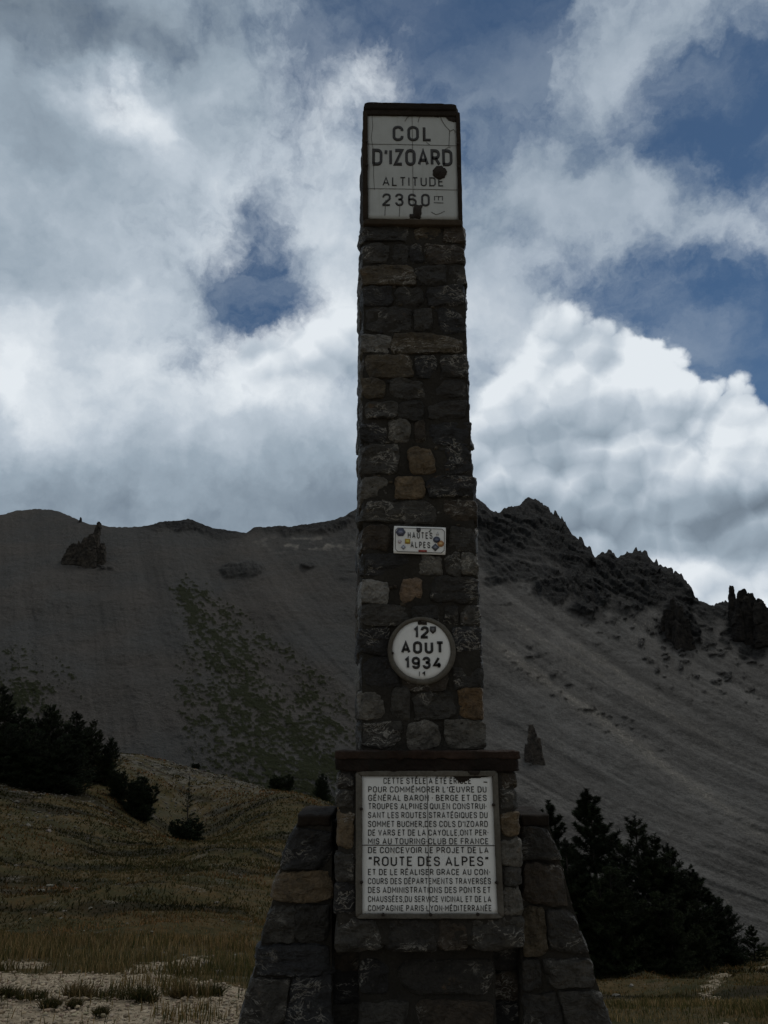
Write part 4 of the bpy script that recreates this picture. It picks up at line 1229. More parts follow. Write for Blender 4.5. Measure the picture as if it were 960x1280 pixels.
def make_mountain():
    cols = np.concatenate([np.linspace(-700, -30, 90, endpoint=False), np.linspace(-30, 990, 900), np.linspace(990, 1600, 90)[1:]])
    NR = 400
    ridge = np.interp(cols, *zip(*RIDGE))
    jag = fbm(cols * 0.055, 0.0, 0.0, 4, 81) * 3.0 + np.abs(fbm(cols * 0.16, 3.0, 0.0, 3, 82)) * -3.0
    jr = sstep(590, 640, cols)
    ridge = ridge + jag * (0.5 + 1.9 * jr) - jr * np.clip(fbm(cols * 0.16, 1.0, 0.0, 3, 83), 0, 1) * 13 * sstep(650, 700, cols) * sstep(880, 850, cols)
    base = np.interp(cols, *zip(*BASE))
    t = np.linspace(0, 1, NR)
    PX = np.repeat(cols[:, None], NR, 1)
    PY = base[:, None] + (ridge - base)[:, None] * t[None, :]
    # distance along a 35 degree scree slope
    m = 0.72
    a = (PX - 480) / FPX; bb = (640 - PY) / FPX
    dy = CP - bb * SP; te = (SP + bb * CP) / dy
    Y0 = 300.0
    Yd = (m * Y0 + 10) / (m - te)
    rock = sstep(300, 60, PY - ridge[:, None] + 60) * 0
    # cliffs: the upper right
    cl = np.interp(cols, [400, 440, 592, 640, 700, 760, 800, 870, 900, 960, 1100], [0, 22, 68, 84, 80, 58, 46, 30, 20, 30, 60])
    below = PY - ridge[:, None]
    nn = fbm(PX * 0.018, PY * 0.022, 0, 4, 91) * 38
    rock = sstep(cl[:, None] + 34, cl[:, None] - 40, below + nn + 16 * fbm(PX * 0.07, PY * 0.05, 0, 4, 92)) * sstep(405, 450, PX)
    l2 = np.interp(cols, [0, 170, 200, 240, 290, 310, 330, 440], [-8, -8, 10, 16, 5, 1, 4, 18])
    rock = np.maximum(rock, sstep(l2[:, None] + 5, l2[:, None] - 5, below + nn * 0.25) * sstep(480, 430, PX) * 0.8)
    # outcrop patches: x, y, rx, ry, strength
    for (ox, oy, rx, ry, w) in ((300, 712, 30, 10, .45), (385, 706, 9, 4, .5), (848, 778, 26, 34, 1.), (690, 738, 26, 16, .9), (735, 745, 36, 22, .9), (655, 715, 40, 14, .8),
                                (800, 735, 44, 30, .9), (616, 728, 14, 7, .8), (940, 775, 40, 50, .8), (616, 729, 10, 5, .7)):
        e = ((PX - ox) / rx) ** 2 + ((PY - oy) / ry) ** 2
        rock = np.maximum(rock, w * sstep(1.35, 0.5, e + fbm(PX * 0.06, PY * 0.06, ox, 4, 95) * 0.9))
    
    P = np.stack([a / dy * Yd, Yd, EYE + te * Yd], -1)
    q = P / 40.0
    big = fbm(q[..., 0], q[..., 1], q[..., 2], 3, 101)
    P[..., 1] += big * 4 * np.minimum(1, (1 - t)[None, :] * 4)
    wx = fbm(P[..., 0] / 30, P[..., 1] / 60, P[..., 2] / 30, 3, 102) * 14
    fx_ = (P[..., 0] + 0.55 * P[..., 2] + wx)
    rg = fbm(fx_ / 15.0, P[..., 2] / 42.0, 1.0, 6, 103, ridged=True, gain=0.62)
    rg2 = fbm(fx_ / 5.0, P[..., 2] / 7.0, 3.0, 4, 105, gain=0.6, ridged=True)
    rg3 = fbm(P[..., 0] / 1.9, P[..., 1] / 1.9, P[..., 2] / 1.5, 3, 106, ridged=True)
    fade = np.minimum(1, (1 - t)[None, :] * 30 + 0.25)
    P[..., 1] -= rock * ((rg - 0.05) * 9.0 + rg2 * 2.0 + rg3 * 0.6) * fade
    P[..., 2] += rock * rg2 * 0.8 * fade
    # gullies and scree ripples
    theta = np.interp(PX, [0, 160, 300, 450, 650, 960], [88, 82, 58, 46, 36, 30])
    w_ = PX - (PY - 780) / np.tan(np.radians(theta))
    al = PY
    rib = fbm(w_ * 0.03, al * 0.003, 0, 4, 111); rib2 = fbm(w_ * 0.13, al * 0.010, 4, 3, 112)
    P[..., 1] += (rib * 1.6 + rib2 * 0.18) * (1 - rock) * np.minimum(1, (1 - t)[None, :] * 6)
    P[..., 1] += fbm(P[..., 0] / 2.2, P[..., 1] / 2.2, P[..., 2] / 2.2, 3, 113) * 0.55 * fade
    # ---- surface masks (fixed to the slope)
    streak = sstep(0.05, 0.45, rib + rib2 * 0.55) 
    bandd = np.abs((PY - 800) - (PX - 610) * 0.715)                     # the pale run of stones on the right
    pale = np.exp(-(bandd / (9 + fbm(PX * .02, PY * .02, 1, 3, 120) * 6)) ** 2) * sstep(600, 640, PX) * sstep(1000, 880, PX) * (0.55 + 0.45 * np.clip(rib2 * 2 + .4, 0, 1))
    bandd = np.abs((PY - 790) - (PX - 620) * 0.60 + 25)
    pale = np.maximum(pale, 0.4 * np.exp(-(bandd / 7) ** 2) * sstep(600, 640, PX) * np.clip(rib2 * 2 + .3, 0, 1))
    bandd = np.abs((PY - 735) - (PX - 610) * 0.66 + 10 * fbm(PX * .03, PY * .03, 4, 3, 121))
    pale = np.maximum(pale, 0.55 * np.exp(-(bandd / 6) ** 2) * sstep(680, 720, PX) * sstep(860, 780, PX))
    speck = sstep(0.30, 0.62, fbm(PX * 0.50, PY * 0.60, 6, 2, 122))
    pale = np.clip(pale * (0.55 + 1.3 * speck), 0, 1)
    pale = np.maximum(pale, 0.5 * speck * sstep(0.35, 0.6, fbm(PX * 0.02, PY * 0.03, 2, 3, 123)) * sstep(560, 620, PX))
    pale = np.maximum(pale, 0.8 * sstep(0.15, 0.45, fbm(PX * 0.10, PY * 0.22, 2, 3, 124)) * np.exp(-(((PX - 385) / 60) ** 2 + ((PY - 680) / 9) ** 2)))
    # vegetation: cover of a diagonal fan on the left slope
    vt = np.interp(PY, [690, 740, 790, 850, 920, 1000], [205, 215, 225, 222, 225, 250])
    vr = np.interp(PY, [690, 740, 790, 850, 920, 1000], [222, 262, 345, 420, 450, 450])
    veg = sstep(-8, 16, PX - vt) * sstep(14, -24, PX - vr) * sstep(705, 745, PY)
    core = np.exp(-(((PX - np.interp(PY, [740, 800, 850, 900, 980], [228, 268, 300, 335, 370])) / np.interp(PY, [740, 800, 850, 900, 980], [12, 22, 34, 52, 80])) ** 2))
    veg = veg * (0.27 + 0.40 * core)
    cr = np.radians(38)
    e1 = PX * math.cos(cr) + PY * math.sin(cr); e2 = -PX * math.sin(cr) + PY * math.cos(cr)
    vn = fbm(e1 * 0.055, e2 * 0.16, 2, 4, 131) * 0.5 + fbm(PX * 0.24, PY * 0.40, 2, 3, 132) * 0.80 + 0.35 * fbm(e1 * 0.02, e2 * 0.05, 5, 3, 133)
    sh = np.exp(-(((PX - 40) / 34) ** 2 + ((PY - 875) / 34) ** 2)) * .62 + np.exp(-(((PX - 25) / 18) ** 2 + ((PY - 822) / 10) ** 2)) * .4
    veg = np.maximum(veg, sh)
    vmask = sstep(0.50, 0.56, veg + vn * 0.95 + 0.03) * (veg > 0.02)
    P[..., 2] += vmask * 0.5
    # scattered dark boulders right
    bo = np.maximum(0, fbm(PX * 0.10, PY * 0.22, 7, 3, 141) - 0.30) * 4
    bz = 0.30 * np.exp(-(((PX - 420) / 40) ** 2 + ((PY - 705) / 28) ** 2)) + 0.26 * sstep(600, 640, PX) * sstep(960, 700, PY) + np.exp(-(((PX - 850) / 100) ** 2 + ((PY - 815 - (PX - 850) * 0.45) / 34) ** 2)) + 0.4 * np.exp(-(((PX - 720) / 90) ** 2 + ((PY - 870 - (PX - 720) * .7) / 26) ** 2))
    for (gx_, gy_, gw, gh) in ((108, 706, 34, 7), (668, 951, 12, 4), (848, 808, 26, 9), (935, 800, 30, 10)):
        bz = bz + 0.9 * np.exp(-(((PX - gx_) / gw) ** 2 + ((PY - gy_) / gh) ** 2))
    bould = np.clip(bo * bz * 1.6, 0, 1)
    P[..., 1] -= bould * 2.0
    grit = fbm(PX * 0.45, PY * 0.55, 2, 3, 115)
    streak = np.clip(0.50 + 0.75 * fbm(w_ * 0.050, al * 0.004, 9, 5, 114, gain=0.62) + 0.32 * fbm(w_ * 0.32, al * 0.022, 9, 3, 116) + 0.22 * fbm(PX * 0.03, PY * 0.05, 3, 4, 117) + 0.35 * grit, 0, 1)
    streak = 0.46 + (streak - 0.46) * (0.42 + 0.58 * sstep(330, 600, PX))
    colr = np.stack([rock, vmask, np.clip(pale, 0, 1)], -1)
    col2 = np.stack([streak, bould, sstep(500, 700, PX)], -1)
    # the far side of the ridge, so that the mountain is a solid body
    back = []
    for k, (dyb, dzb) in enumerate(((4, 0.2), (14, -5), (60, -34), (320, -230))):
        bkk = P[:, -1].copy(); s_ = 1 + dyb / np.linalg.norm(bkk[:, :2], axis=1); bkk[:, 0] *= s_; bkk[:, 1] *= s_; bkk[:, 2] += dzb; back.append(bkk)
    Pn = np.concatenate([P] + [x[:, None] for x in back], 1)
    c1 = np.concatenate([colr] + [colr[:, -1:]] * 4, 1); c2 = np.concatenate([col2] + [col2[:, -1:]] * 4, 1)
    nr = NR + 4
    mb = MB(); mb.add(Pn.reshape(-1, 3), grid_faces(len(cols), nr)[:, ::-1], c1.reshape(-1, 3))
    return mb, c2.reshape(-1, 3)
m_, T, b = mat('scree_and_rock'); M_MOUNT = m_
p = geo(T); sp = T.node('ShaderNodeSeparateColor'); T.l.new(attr(T, 'tone'), sp.inputs[0]); sq = T.node('ShaderNodeSeparateColor'); T.l.new(attr(T, 'slope'), sq.inputs[0])
rock, veg, pale = sp.outputs; streak, bould, right = sq.outputs
n0 = T.noise(p, 0.020, 4, 0.55); n1 = T.noise(p, 0.16, 6, 0.65); n2 = T.noise(p, 1.1, 6, 0.7)
sc = T.mix(T.ss(n0, 0.38, 0.62), (0.066, 0.067, 0.066), (0.080, 0.074, 0.068))
sc = T.mix(T.m('MULTIPLY', right, 0.75), sc, (0.130, 0.127, 0.122))  # right slope paler: its stronger light is partly put into the scree colour
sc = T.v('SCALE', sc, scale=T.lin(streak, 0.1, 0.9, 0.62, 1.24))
sc = T.mix(T.ss(n1, 0.40, 0.70, 0, 0.55), sc, (0.068, 0.066, 0.063))
sc = T.mix(T.ss(n2, 0.52, 0.72, 0, 0.5), sc, (0.135, 0.128, 0.115))
sc = T.mix(T.ss(n2, 0.46, 0.30, 0, 0.5), sc, (0.050, 0.048, 0.046))
sc = T.mix(T.m('MULTIPLY', pale, T.ss(n1, 0.35, 0.6, 0.35, 0.9)), sc, (0.26, 0.243, 0.215))
rk = T.ramp(T.noise(T.v('MULTIPLY', p, (1, 1, 1.5)), 0.34, 8, 0.70), [(0.34, (0.007, 0.0078, 0.0090)), (0.48, (0.016, 0.017, 0.018)), (0.60, (0.030, 0.030, 0.029)), (0.72, (0.085, 0.080, 0.074))])
c = T.mix(T.m('MINIMUM', T.m('MULTIPLY', rock, 1.1), 1.0), sc, rk)
c = T.mix(T.m('MULTIPLY', bould, T.ss(n2, 0.40, 0.55)), c, (0.028, 0.028, 0.028))
vg = T.ramp(n2, [(0.35, (0.014, 0.017, 0.008)), (0.6, (0.025, 0.029, 0.0125)), (0.75, (0.046, 0.046, 0.023))])
c = T.mix(T.m('MULTIPLY', veg, T.ss(n2, 0.30, 0.42, 0.7, 0.98)), c, vg)
T.l.new(c, b.inputs['Base Color']); b.inputs['Roughness'].default_value = 0.95; b.inputs['Specular IOR Level'].default_value = 0.1
bump(T, b, T.m('ADD', T.m('MULTIPLY', n1, 2.2), n2), 0.75, 0.9)
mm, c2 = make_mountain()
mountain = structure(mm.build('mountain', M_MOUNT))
at2 = mountain.data.attributes.new('slope', 'FLOAT_COLOR', 'POINT')
at2.data.foreach_set('color', np.concatenate([c2, np.ones((len(c2), 1))], 1).astype(np.float32).ravel())

def slope_at(px, py):
    a = (px - 480) / FPX; b_ = (640 - py) / FPX
    dy = CP - b_ * SP; te = (SP + b_ * CP) / dy
    return (0.72 * 300 + 10) / (0.72 - te)
m_, T, b = mat('dark_crag_rock'); M_CRAG = m_
p = geo(T)
n1 = T.noise(T.v('MULTIPLY', p, (1, 1, 0.7)), 0.35, 8, 0.68); n2 = T.noise(p, 1.6, 6, 0.7)
c = T.ramp(n1, [(0.30, (0.020, 0.020, 0.020)), (0.48, (0.046, 0.043, 0.040)), (0.62, (0.078, 0.070, 0.061)), (0.76, (0.115, 0.104, 0.090))])
c = T.v('MULTIPLY', c, attr(T, 'tone'))
T.l.new(c, b.inputs['Base Color']); b.inputs['Roughness'].default_value = 0.95; b.inputs['Specular IOR Level'].default_value = 0.1
bump(T, b, T.m('ADD', T.m('MULTIPLY', n1, 2.0), n2), 1.0, 1.0)
def crag(name, label, spires, seed, tone=(1, 1, 1), group=None, fwd=4.0, amp=1.0):
    """pinnacles of rock standing on the scree: spires = [(px, py_top, py_base, half width px)]"""
    bx = np.mean([s_[0] for s_ in spires]); by = max(s_[2] for s_ in spires)
    Yb = slope_at(bx, by)
    o = at(bx, by, Yb)
    mb = MB(); r_ = np.random.RandomState(seed)
    for k, (px, pt, pb, hw) in enumerate(spires):
        Yk = slope_at(px, pb) - fwd
        b0 = at(px, pb + 4, Yk); t0 = at(px, pt, Yk); w = hw / FPX * Yk * 1.05; h = t0[2] - b0[2]
        n_ = max(1, int(round(h / (w * 2.2))))
        for q in range(n_):                      # each finger is a pile of cracked blocks that narrows upward
            f0, f1 = q / n_, (q + 1) / n_
            w0, w1 = w * (1 - 0.62 * f0 ** 1.2), w * (1 - 0.62 * f1 ** 1.2) * r_.uniform(0.62, 0.95)
            cx0, cx1 = (b0[0] + (t0[0] - b0[0]) * f + r_.uniform(-.18, .18) * w for f in (f0, f1))
            za, zb = b0[2] - (3 if q == 0 else 0.25 * h / n_) + h * f0, b0[2] + h * f1
            U = w / 0.16                          # work at hand size, then scale up
            C8 = [[[(sx * (w0 if kz == 0 else w1) + (cx0 if kz == 0 else cx1), b0[1] + sy * (w0 if kz == 0 else w1) * 0.9 + 0.25 * h * (f0 if kz == 0 else f1), za if kz == 0 else zb)
                    for kz in (0, 1)] for sy in (-1, 1)] for sx in (-1, 1)]
            C8 = (np.array(C8) - o) / U
            tmp = MB(); rough_block(tmp, C8, np.array(tone) * r_.uniform(.85, 1.15), seed * 31 + k * 7 + q, res=(14, 12, 18), power=12, rough=0.030 * amp, rag=0.22)
            mb.add(tmp.v[0] * U + o, tmp.f4[0], tmp.c[0])
    return tag(mb.build(name, M_CRAG, origin=o, smooth=False), label, 'rock', group)
crag('rock_outcrop', 'jagged dark rock outcrop with a tall finger, high on the left scree near the skyline',
     [(118, 649, 700, 6.0), (104, 669, 699, 11), (92, 681, 698, 12), (110, 664, 701, 10), (126, 678, 700, 6), (114, 672, 702, 9), (86, 690, 698, 7), (98, 677, 700, 7)], 3, (1.15, 1.12, 1.06))
crag('rock_pinnacle', 'small lone pointed pinnacle standing in smooth scree just right of the inscription block',
     [(667, 905, 946, 7.5), (671, 925, 948, 8), (661, 932, 946, 6)], 11, (1.5, 1.45, 1.38), fwd=2.0)
crag('rock_tower', 'blocky twin-topped rock tower on the skyline at the right edge of the photo',
     [(919, 730, 775, 6.5), (932, 738, 785, 13), (945, 739, 790, 11), (957, 750, 800, 13), (925, 758, 792, 9), (938, 745, 795, 8)], 17, (0.55, 0.55, 0.55), amp=0.8)
crag('rock_buttress', 'dark wedge of rock jutting from the scree below the right-hand ridge',
     [(845, 746, 790, 7), (853, 756, 797, 8), (860, 772, 803, 8), (838, 762, 792, 8), (850, 776, 803, 9), (830, 772, 788, 6)], 23, (0.62, 0.62, 0.62), amp=0.75)
crag('rock_outcrop', 'tiny dark rock stub on the skyline just left of the tall rock finger', [(100, 646, 653, 2.2)], 29, (0.6, 0.6, 0.6), fwd=0.0)
# ================================================================== TREES
m_, T, b = mat('dark_conifer_needles'); M_NEEDLE = m_
oi = T.node('ShaderNodeObjectInfo')
c = T.v('MULTIPLY', attr(T, 'tone'), T.mix(oi.outputs['Random'], (0.014, 0.024, 0.011), (0.022, 0.031, 0.012)))
T.l.new(c, b.inputs['Base Color']); b.inputs['Roughness'].default_value = 0.8; b.inputs['Specular IOR Level'].default_value = 0.15
m_, T, b = mat('conifer_bark'); M_BARK = m_
p = geo(T)
c = T.ramp(T.noise(T.v('MULTIPLY', p, (14, 14, 4)), 1.0, 5, 0.65), [(0.35, (0.018, 0.014, 0.011)), (0.65, (0.050, 0.042, 0.034))])
T.l.new(c, b.inputs['Base Color']); b.inputs['Roughness'].default_value = 0.95
bump(T, b, T.noise(p, 30.0, 4, 0.6), 0.8, 0.01)

def unit(v): return v / (np.linalg.norm(v, axis=-1, keepdims=True) + 1e-9)
def conifer(seed, spread=0.30, nwh=20, per=5, needles=52000, leaders=((0, 0, 1.0),), low=0.03, nl=0.022, up=0.7, gap=0.25, tw=1.0):
    """unit-height conifer: trunk + limbs mesh, foliage mesh"""
    r = np.random.RandomState(seed)
    wood, leaf = MB(), MB()
    segA, segB, segW = [], [], []
    for (lx, ly, lh) in leaders:
        zz = np.linspace(0, 1, 9)
        bend = np.stack([fbm(zz * 1.5 + seed, 0.3, 0, 2, 3), fbm(zz * 1.5, 5.0 + seed, 0, 2, 4)], 1) * 0.03
        bend -= bend[0]
        tp = np.stack([lx * zz ** 0.6 + bend[:, 0], ly * zz ** 0.6 + bend[:, 1], zz * lh], 1)
        tube(wood, tp, 0.016 * lh * (1 - zz * 0.93) + 0.0015, 7)
        for w in range(int(nwh * lh)):
            t = low + (0.985 - low) * ((w + r.uniform(-.3, .3)) / (nwh * lh)); t = min(max(t, low), 0.985)
            for k in range(per):
                if r.rand() < gap * 0.5: continue
                az = r.uniform(0, 2 * math.pi)
                L = spread * lh * ((1 - t) ** 0.75 * 0.92 + 0.06) * r.uniform(0.62, 1.18) * (0.75 + 0.25 * min(1, t / 0.15))
                n = 6; s = np.linspace(0, 1, n)
                pitch = math.radians(-14 + 50 * t) + up * s ** 1.5
                ds = L / (n - 1)
                hx = np.concatenate([[0], np.cumsum(np.cos(pitch[:-1]) * ds)]); hz = np.concatenate([[0], np.cumsum(np.sin(pitch[:-1]) * ds)])
                base = np.array([np.interp(t, zz, tp[:, 0]), np.interp(t, zz, tp[:, 1]), t * lh])
                wig = r.uniform(-.12, .12) * L * s ** 2
                pts = base + np.stack([math.cos(az) * hx - math.sin(az) * wig, math.sin(az) * hx + math.cos(az) * wig, hz], 1)
                tube(wood, pts, 0.0042 * (1 - s * 0.85) * (L / spread) + 0.0007, 4)
                for q in range(1, n - 1 + 1):
                    segA.append(pts[q - 1] if q > 1 else pts[0] * .5 + pts[1] * .5); segB.append(pts[q]); segW.append((0.25 + q / n) * 1.0)
                nt = int(r.randint(5, 9) * tw)
                for q in range(nt):
                    u = r.uniform(0.22, 0.97); i = min(int(u * (n - 1)), n - 2); f = u * (n - 1) - i
                    o = pts[i] * (1 - f) + pts[i + 1] * f
                    d = unit(pts[i + 1] - pts[i]); side = unit(np.cross(d, [0, 0, 1])) * r.choice([-1, 1])
                    a = r.uniform(0.5, 1.0); dd = unit(d * math.cos(a) + side * math.sin(a) + np.array([0, 0, r.uniform(-0.05, .55)]))
                    l = L * r.uniform(0.16, 0.38) * (1.15 - u * 0.6)
                    m = o + dd * l * .55; e = m + unit(dd + np.array([0, 0, 0.5])) * l * .45
                    segA += [o, m]; segB += [m, e]; segW += [1.0, 1.1]
        # leader tip
        segA.append(tp[-2] * .4 + tp[-1] * .6); segB.append(tp[-1] + [0, 0, 0.015]); segW.append(2.0)
    A, Bv, Wt = np.array(segA), np.array(segB), np.array(segW)
    ln = np.linalg.norm(Bv - A, axis=1) * Wt
    idx = r.choice(len(A), needles, p=ln / ln.sum())
    u = r.rand(needles)[:, None]
    o = A[idx] * (1 - u) + Bv[idx] * u
    d = unit(Bv - A)[idx]
    rad = unit(np.cross(d, r.normal(size=(needles, 3))))
    nd = unit(d * r.uniform(0.25, 0.9, (needles, 1)) + rad)
    l = nl * r.uniform(0.6, 1.25, (needles, 1))
    wv = unit(np.cross(nd, r.normal(size=(needles, 3)))) * nl * 0.10
    v = np.stack([o - wv, o + wv, o + nd * l], 1).reshape(-1, 3)
    f = np.arange(needles * 3).reshape(-1, 3)
    clump = 0.75 + 0.5 * vnoise(o[:, 0] * 9 + seed, o[:, 1] * 9, o[:, 2] * 9, 7)
    tone = np.stack([clump * r.uniform(.85, 1.3, needles), clump * r.uniform(.9, 1.15, needles), clump], 1)
    leaf.add(v, f, np.repeat(tone, 3, 0))
    return wood, leaf
_proto = {}
def tree_proto(kind):
    if kind in _proto: return _proto[kind]
    if kind == 'spire': w, l = conifer(1, 0.30, 30, 6, 90000, nl=0.022, gap=0.15, up=0.9)
    elif kind == 'broad': w, l = conifer(2, 0.42, 24, 6, 110000, leaders=((0, 0, 1.0), (0.10, 0.05, 0.88), (-0.11, -0.04, 0.82)), nl=0.021)
    elif kind == 'bushy': w, l = conifer(3, 0.52, 20, 7, 110000, leaders=((0, 0, 1.0), (0.17, 0.05, 0.90), (-0.16, 0.03, 0.86), (0.03, -0.15, 0.8)), nl=0.026, low=0.01)
    elif kind == 'mound': w, l = conifer(4, 0.46, 12, 7, 80000, leaders=((0, 0, 0.88), (0.40, 0.05, 0.78), (-0.42, 0.03, 0.84), (0.05, -0.38, 0.76), (0.02, 0.40, 0.86), (0.24, 0.22, 0.97), (-0.24, -0.2, 0.92)), nl=0.05, low=0.0, gap=0.1)
    elif kind == 'sapling': w, l = conifer(5, 0.22, 12, 3, 2300, nl=0.030, low=0.22, gap=0.5, tw=0.5)
    elif kind == 'ragged': w, l = conifer(6, 0.32, 22, 5, 60000, nl=0.024, gap=0.3, up=0.95)
    wo = w.build('trunk', M_BARK); lo = l.build('crown', M_NEEDLE, smooth=False)
    COL.objects.unlink(wo); COL.objects.unlink(lo)
    _proto[kind] = (wo, lo); return _proto[kind]
def plant(name, label, cat, kind, px, ptop, r, wide=1.0, rot=0.0, group=None, sink=0.05):
    g = gpos(px, ptop, r); d = ray(px, ptop)
    h = EYE + r * d[2] / math.hypot(d[0], d[1]) - g[2]
    t = thing(name, label, cat, (g[0], g[1], g[2] - sink), group)
    t.rotation_euler = (0, 0, rot); t.scale = (h * wide, h * wide, h + sink)
    for o in tree_proto(kind):
        c_ = o.copy(); COL.objects.link(c_); c_.parent = t
    return t
GR, GLF, GS = 'dark conifers to the right of the monument', 'dark conifers on the left hillside', 'shrubs on the grassy rise'
RT = [
 ('bushy', 668, 1075, 15.6, 0.8, 'bushy conifer low behind the right-hand buttress, mostly hidden by it'),
 ('spire', 739, 990, 15.6, 1.05, 'tallest pointed conifer right of the monument, its tip clear against the scree'),
 ('ragged', 688, 1004, 16.6, 1.0, 'thin ragged conifer half hidden behind the right-hand buttress'),
 ('broad', 792, 1022, 16.4, 1.0, 'broad dark conifer just right of the tallest pointed one'),
 ('broad', 835, 1056, 16.8, 1.05, 'broad conifer in the middle of the clump where its outline slopes down'),
 ('spire', 868, 1088, 17.2, 1.35, 'medium conifer on the right slope of the clump, above the footpath'),
 ('bushy', 893, 1122, 17.6, 0.95, 'low bushy conifer towards the right end of the clump'),
 ('bushy', 765, 1085, 14.6, 0.90, 'bushy conifer at the front of the clump, below the tallest pointed one'),
 ('bushy', 822, 1115, 14.8, 0.95, 'dense bushy conifer at the front centre of the clump'),
 ('bushy', 868, 1156, 15.2, 0.95, 'low dark bush at the front of the clump beside the footpath'),
 ('broad', 706, 1050, 15.0, 1.0, 'loose conifer right beside the edge of the right-hand buttress'),
 ('ragged', 938, 1157, 20.0, 1.45, 'small pointed conifer standing apart at the far right end of the clump'),
 ('bushy', 916, 1176, 18.6, 0.85, 'smallest bush in the gap before the far right pointed conifer'),
]
for i, (k, px, pt, r, w, lab) in enumerate(RT): plant('conifer_tree', lab, 'tree', k, px, pt, r, w * 1.18, i * 1.9, GR)
LT = [
 ('broad', 4, 857, 55, 0.85, 'tall dark conifer cut off by the left edge of the photo'),
 ('broad', 30, 884, 54, 1.0, 'dark conifer second from the left edge on the hillside'),
 ('bushy', 62, 881, 56, 0.75, 'conifer third from the left edge on the hillside'),
 ('broad', 96, 890, 55, 1.05, 'broad dark conifer in the middle of the left hillside row'),
 ('broad', 118, 900, 56, 0.8, 'conifer near the right end of the left hillside row'),
 ('bushy', 138, 922, 56, 0.62, 'dark conifer at the right end of the left hillside row, above the low bushes'),
 ('bushy', 48, 912, 51, 0.95, 'bushy conifer in front of the left hillside row, nearest the left edge'),
 ('bushy', 84, 918, 51, 1.0, 'bushy conifer in front of the middle of the left hillside row'),
 ('bushy', 14, 905, 51, 1.0, 'bushy conifer in front of the tall one at the left edge'),
]
for i, (k, px, pt, r, w, lab) in enumerate(LT): plant('conifer_tree', lab, 'tree', k, px, pt, r, w * 1.25, i * 2.3 + .5, GLF)
plant('shrub', 'low dark bush at the foot of the left hillside row of conifers', 'shrub', 'mound', 150, 960, 53, 0.75, 0.4, GS)
plant('shrub', 'rounded dark bush lowest down the slope right of the left hillside conifers', 'shrub', 'mound', 177, 966, 52, 1.0, 1.4, GS)
plant('shrub', 'round dark bush alone in mid meadow, with a thin sapling rising behind it', 'shrub', 'mound', 235, 1020, 39.5, 1.45, 0.2, GS)
plant('sapling_tree', 'thin sparse sapling rising behind the lone round bush in the meadow', 'tree', 'sapling', 238, 972, 41, 0.95, 0.9)
plant('shrub', 'tiny round shrub on the rim of the grassy rise, above the lone sapling', 'shrub', 'mound', 245, 953, 89, 1.4, 2.2, GS)
plant('shrub', 'rounded shrub on the rise between the lone bush and the monument', 'shrub', 'mound', 352, 966, 84, 1.25, 3.1, GS)
plant('conifer_tree', 'dark conifer just left of the inscription block, partly hidden by the left-hand buttress', 'tree', 'bushy', 403, 967, 78, 0.78, 0.3)

# ================================================================== GRASS, TUFTS, STONES
m_, T, b = mat('dry_grass_blades'); M_GRASS = m_
T.l.new(attr(T, 'tone'), b.inputs['Base Color']); b.inputs['Roughness'].default_value = 0.85; b.inputs['Specular IOR Level'].default_value = 0.15
tr = T.node('ShaderNodeBsdfTranslucent'); T.l.new(attr(T, 'tone'), tr.inputs['Color'])
mx = T.node('ShaderNodeMixShader'); mx.inputs[0].default_value = 0.45
T.l.new(b.outputs[0], mx.inputs[1]); T.l.new(tr.outputs[0], mx.inputs[2]); T.l.new(mx.outputs[0], T.n['Material Output'].inputs['Surface'])
GC = np.array([(0.175, 0.122, 0.056), (0.120, 0.086, 0.036), (0.062, 0.056, 0.020), (0.038, 0.041, 0.014), (0.22, 0.165, 0.085)])
def blades(mb, x, y, h, w, rs, lean=0.45, cols=None, zoff=0.0):
    n = len(x); z = ground_z(x, y) - 0.01 + zoff
    az = rs.uniform(0, 2 * math.pi, n); ld = rs.uniform(0, 2 * math.pi, n); la = rs.uniform(0.05, lean, n) * h
    wx, wy = np.cos(az) * w / 2, np.sin(az) * w / 2
    lx, ly = np.cos(ld) * la, np.sin(ld) * la
    v = np.stack([np.stack([x - wx, y - wy, z], 1), np.stack([x + wx, y + wy, z], 1),
                  np.stack([x + wx * .7 + lx * .4, y + wy * .7 + ly * .4, z + h * .6], 1), np.stack([x - wx * .7 + lx * .4, y - wy * .7 + ly * .4, z + h * .6], 1),
                  np.stack([x + lx, y + ly, z + h], 1)], 1).reshape(-1, 3)
    i = np.arange(n) * 5
    c5 = np.repeat(cols, 5, 0)
    mb.add(v, np.stack([i, i + 1, i + 2, i + 3], 1), c5)
    mb.f3.append(np.stack([i + 3, i + 2, i + 4], 1) + mb.n - len(v))
def scatter(rs, n, r0, r1, x0=-40, x1=1000, pw=1.0):
    a0 = math.atan2(*ray(x0, 1240)[:2]); a1 = math.atan2(*ray(x1, 1240)[:2])
    az = rs.uniform(a0, a1, n); r = r0 * (r1 / r0) ** (rs.rand(n) ** pw)
    return r * np.sin(az), r * np.cos(az), r
def pick(rs, n, wts): return GC[rs.choice(len(GC), n, p=np.array(wts) / np.sum(wts))] * rs.uniform(0.7, 1.25, (n, 1))
rs = np.random.RandomState(77)
gm_ = MB()
def patch_tint(x, y):
    dark, red = meadow_patches(x, y)
    t = np.ones((len(x), 3)) * (1 + 0.35 * fbm(x * 0.8, y * 0.8, 3, 3, 235))[:, None]
    t = t * (1 - 0.66 * dark[:, None] * np.array([1.05, 0.95, 1.0])) * (1 + red[:, None] * np.array([0.30, -0.08, -0.12]))
    return t
x, y, r = scatter(rs, 120000, 5.3, 15.5)
g = gravel_mask(x, y); cl = fbm(x * 1.6, y * 1.6, 4, 3, 201)
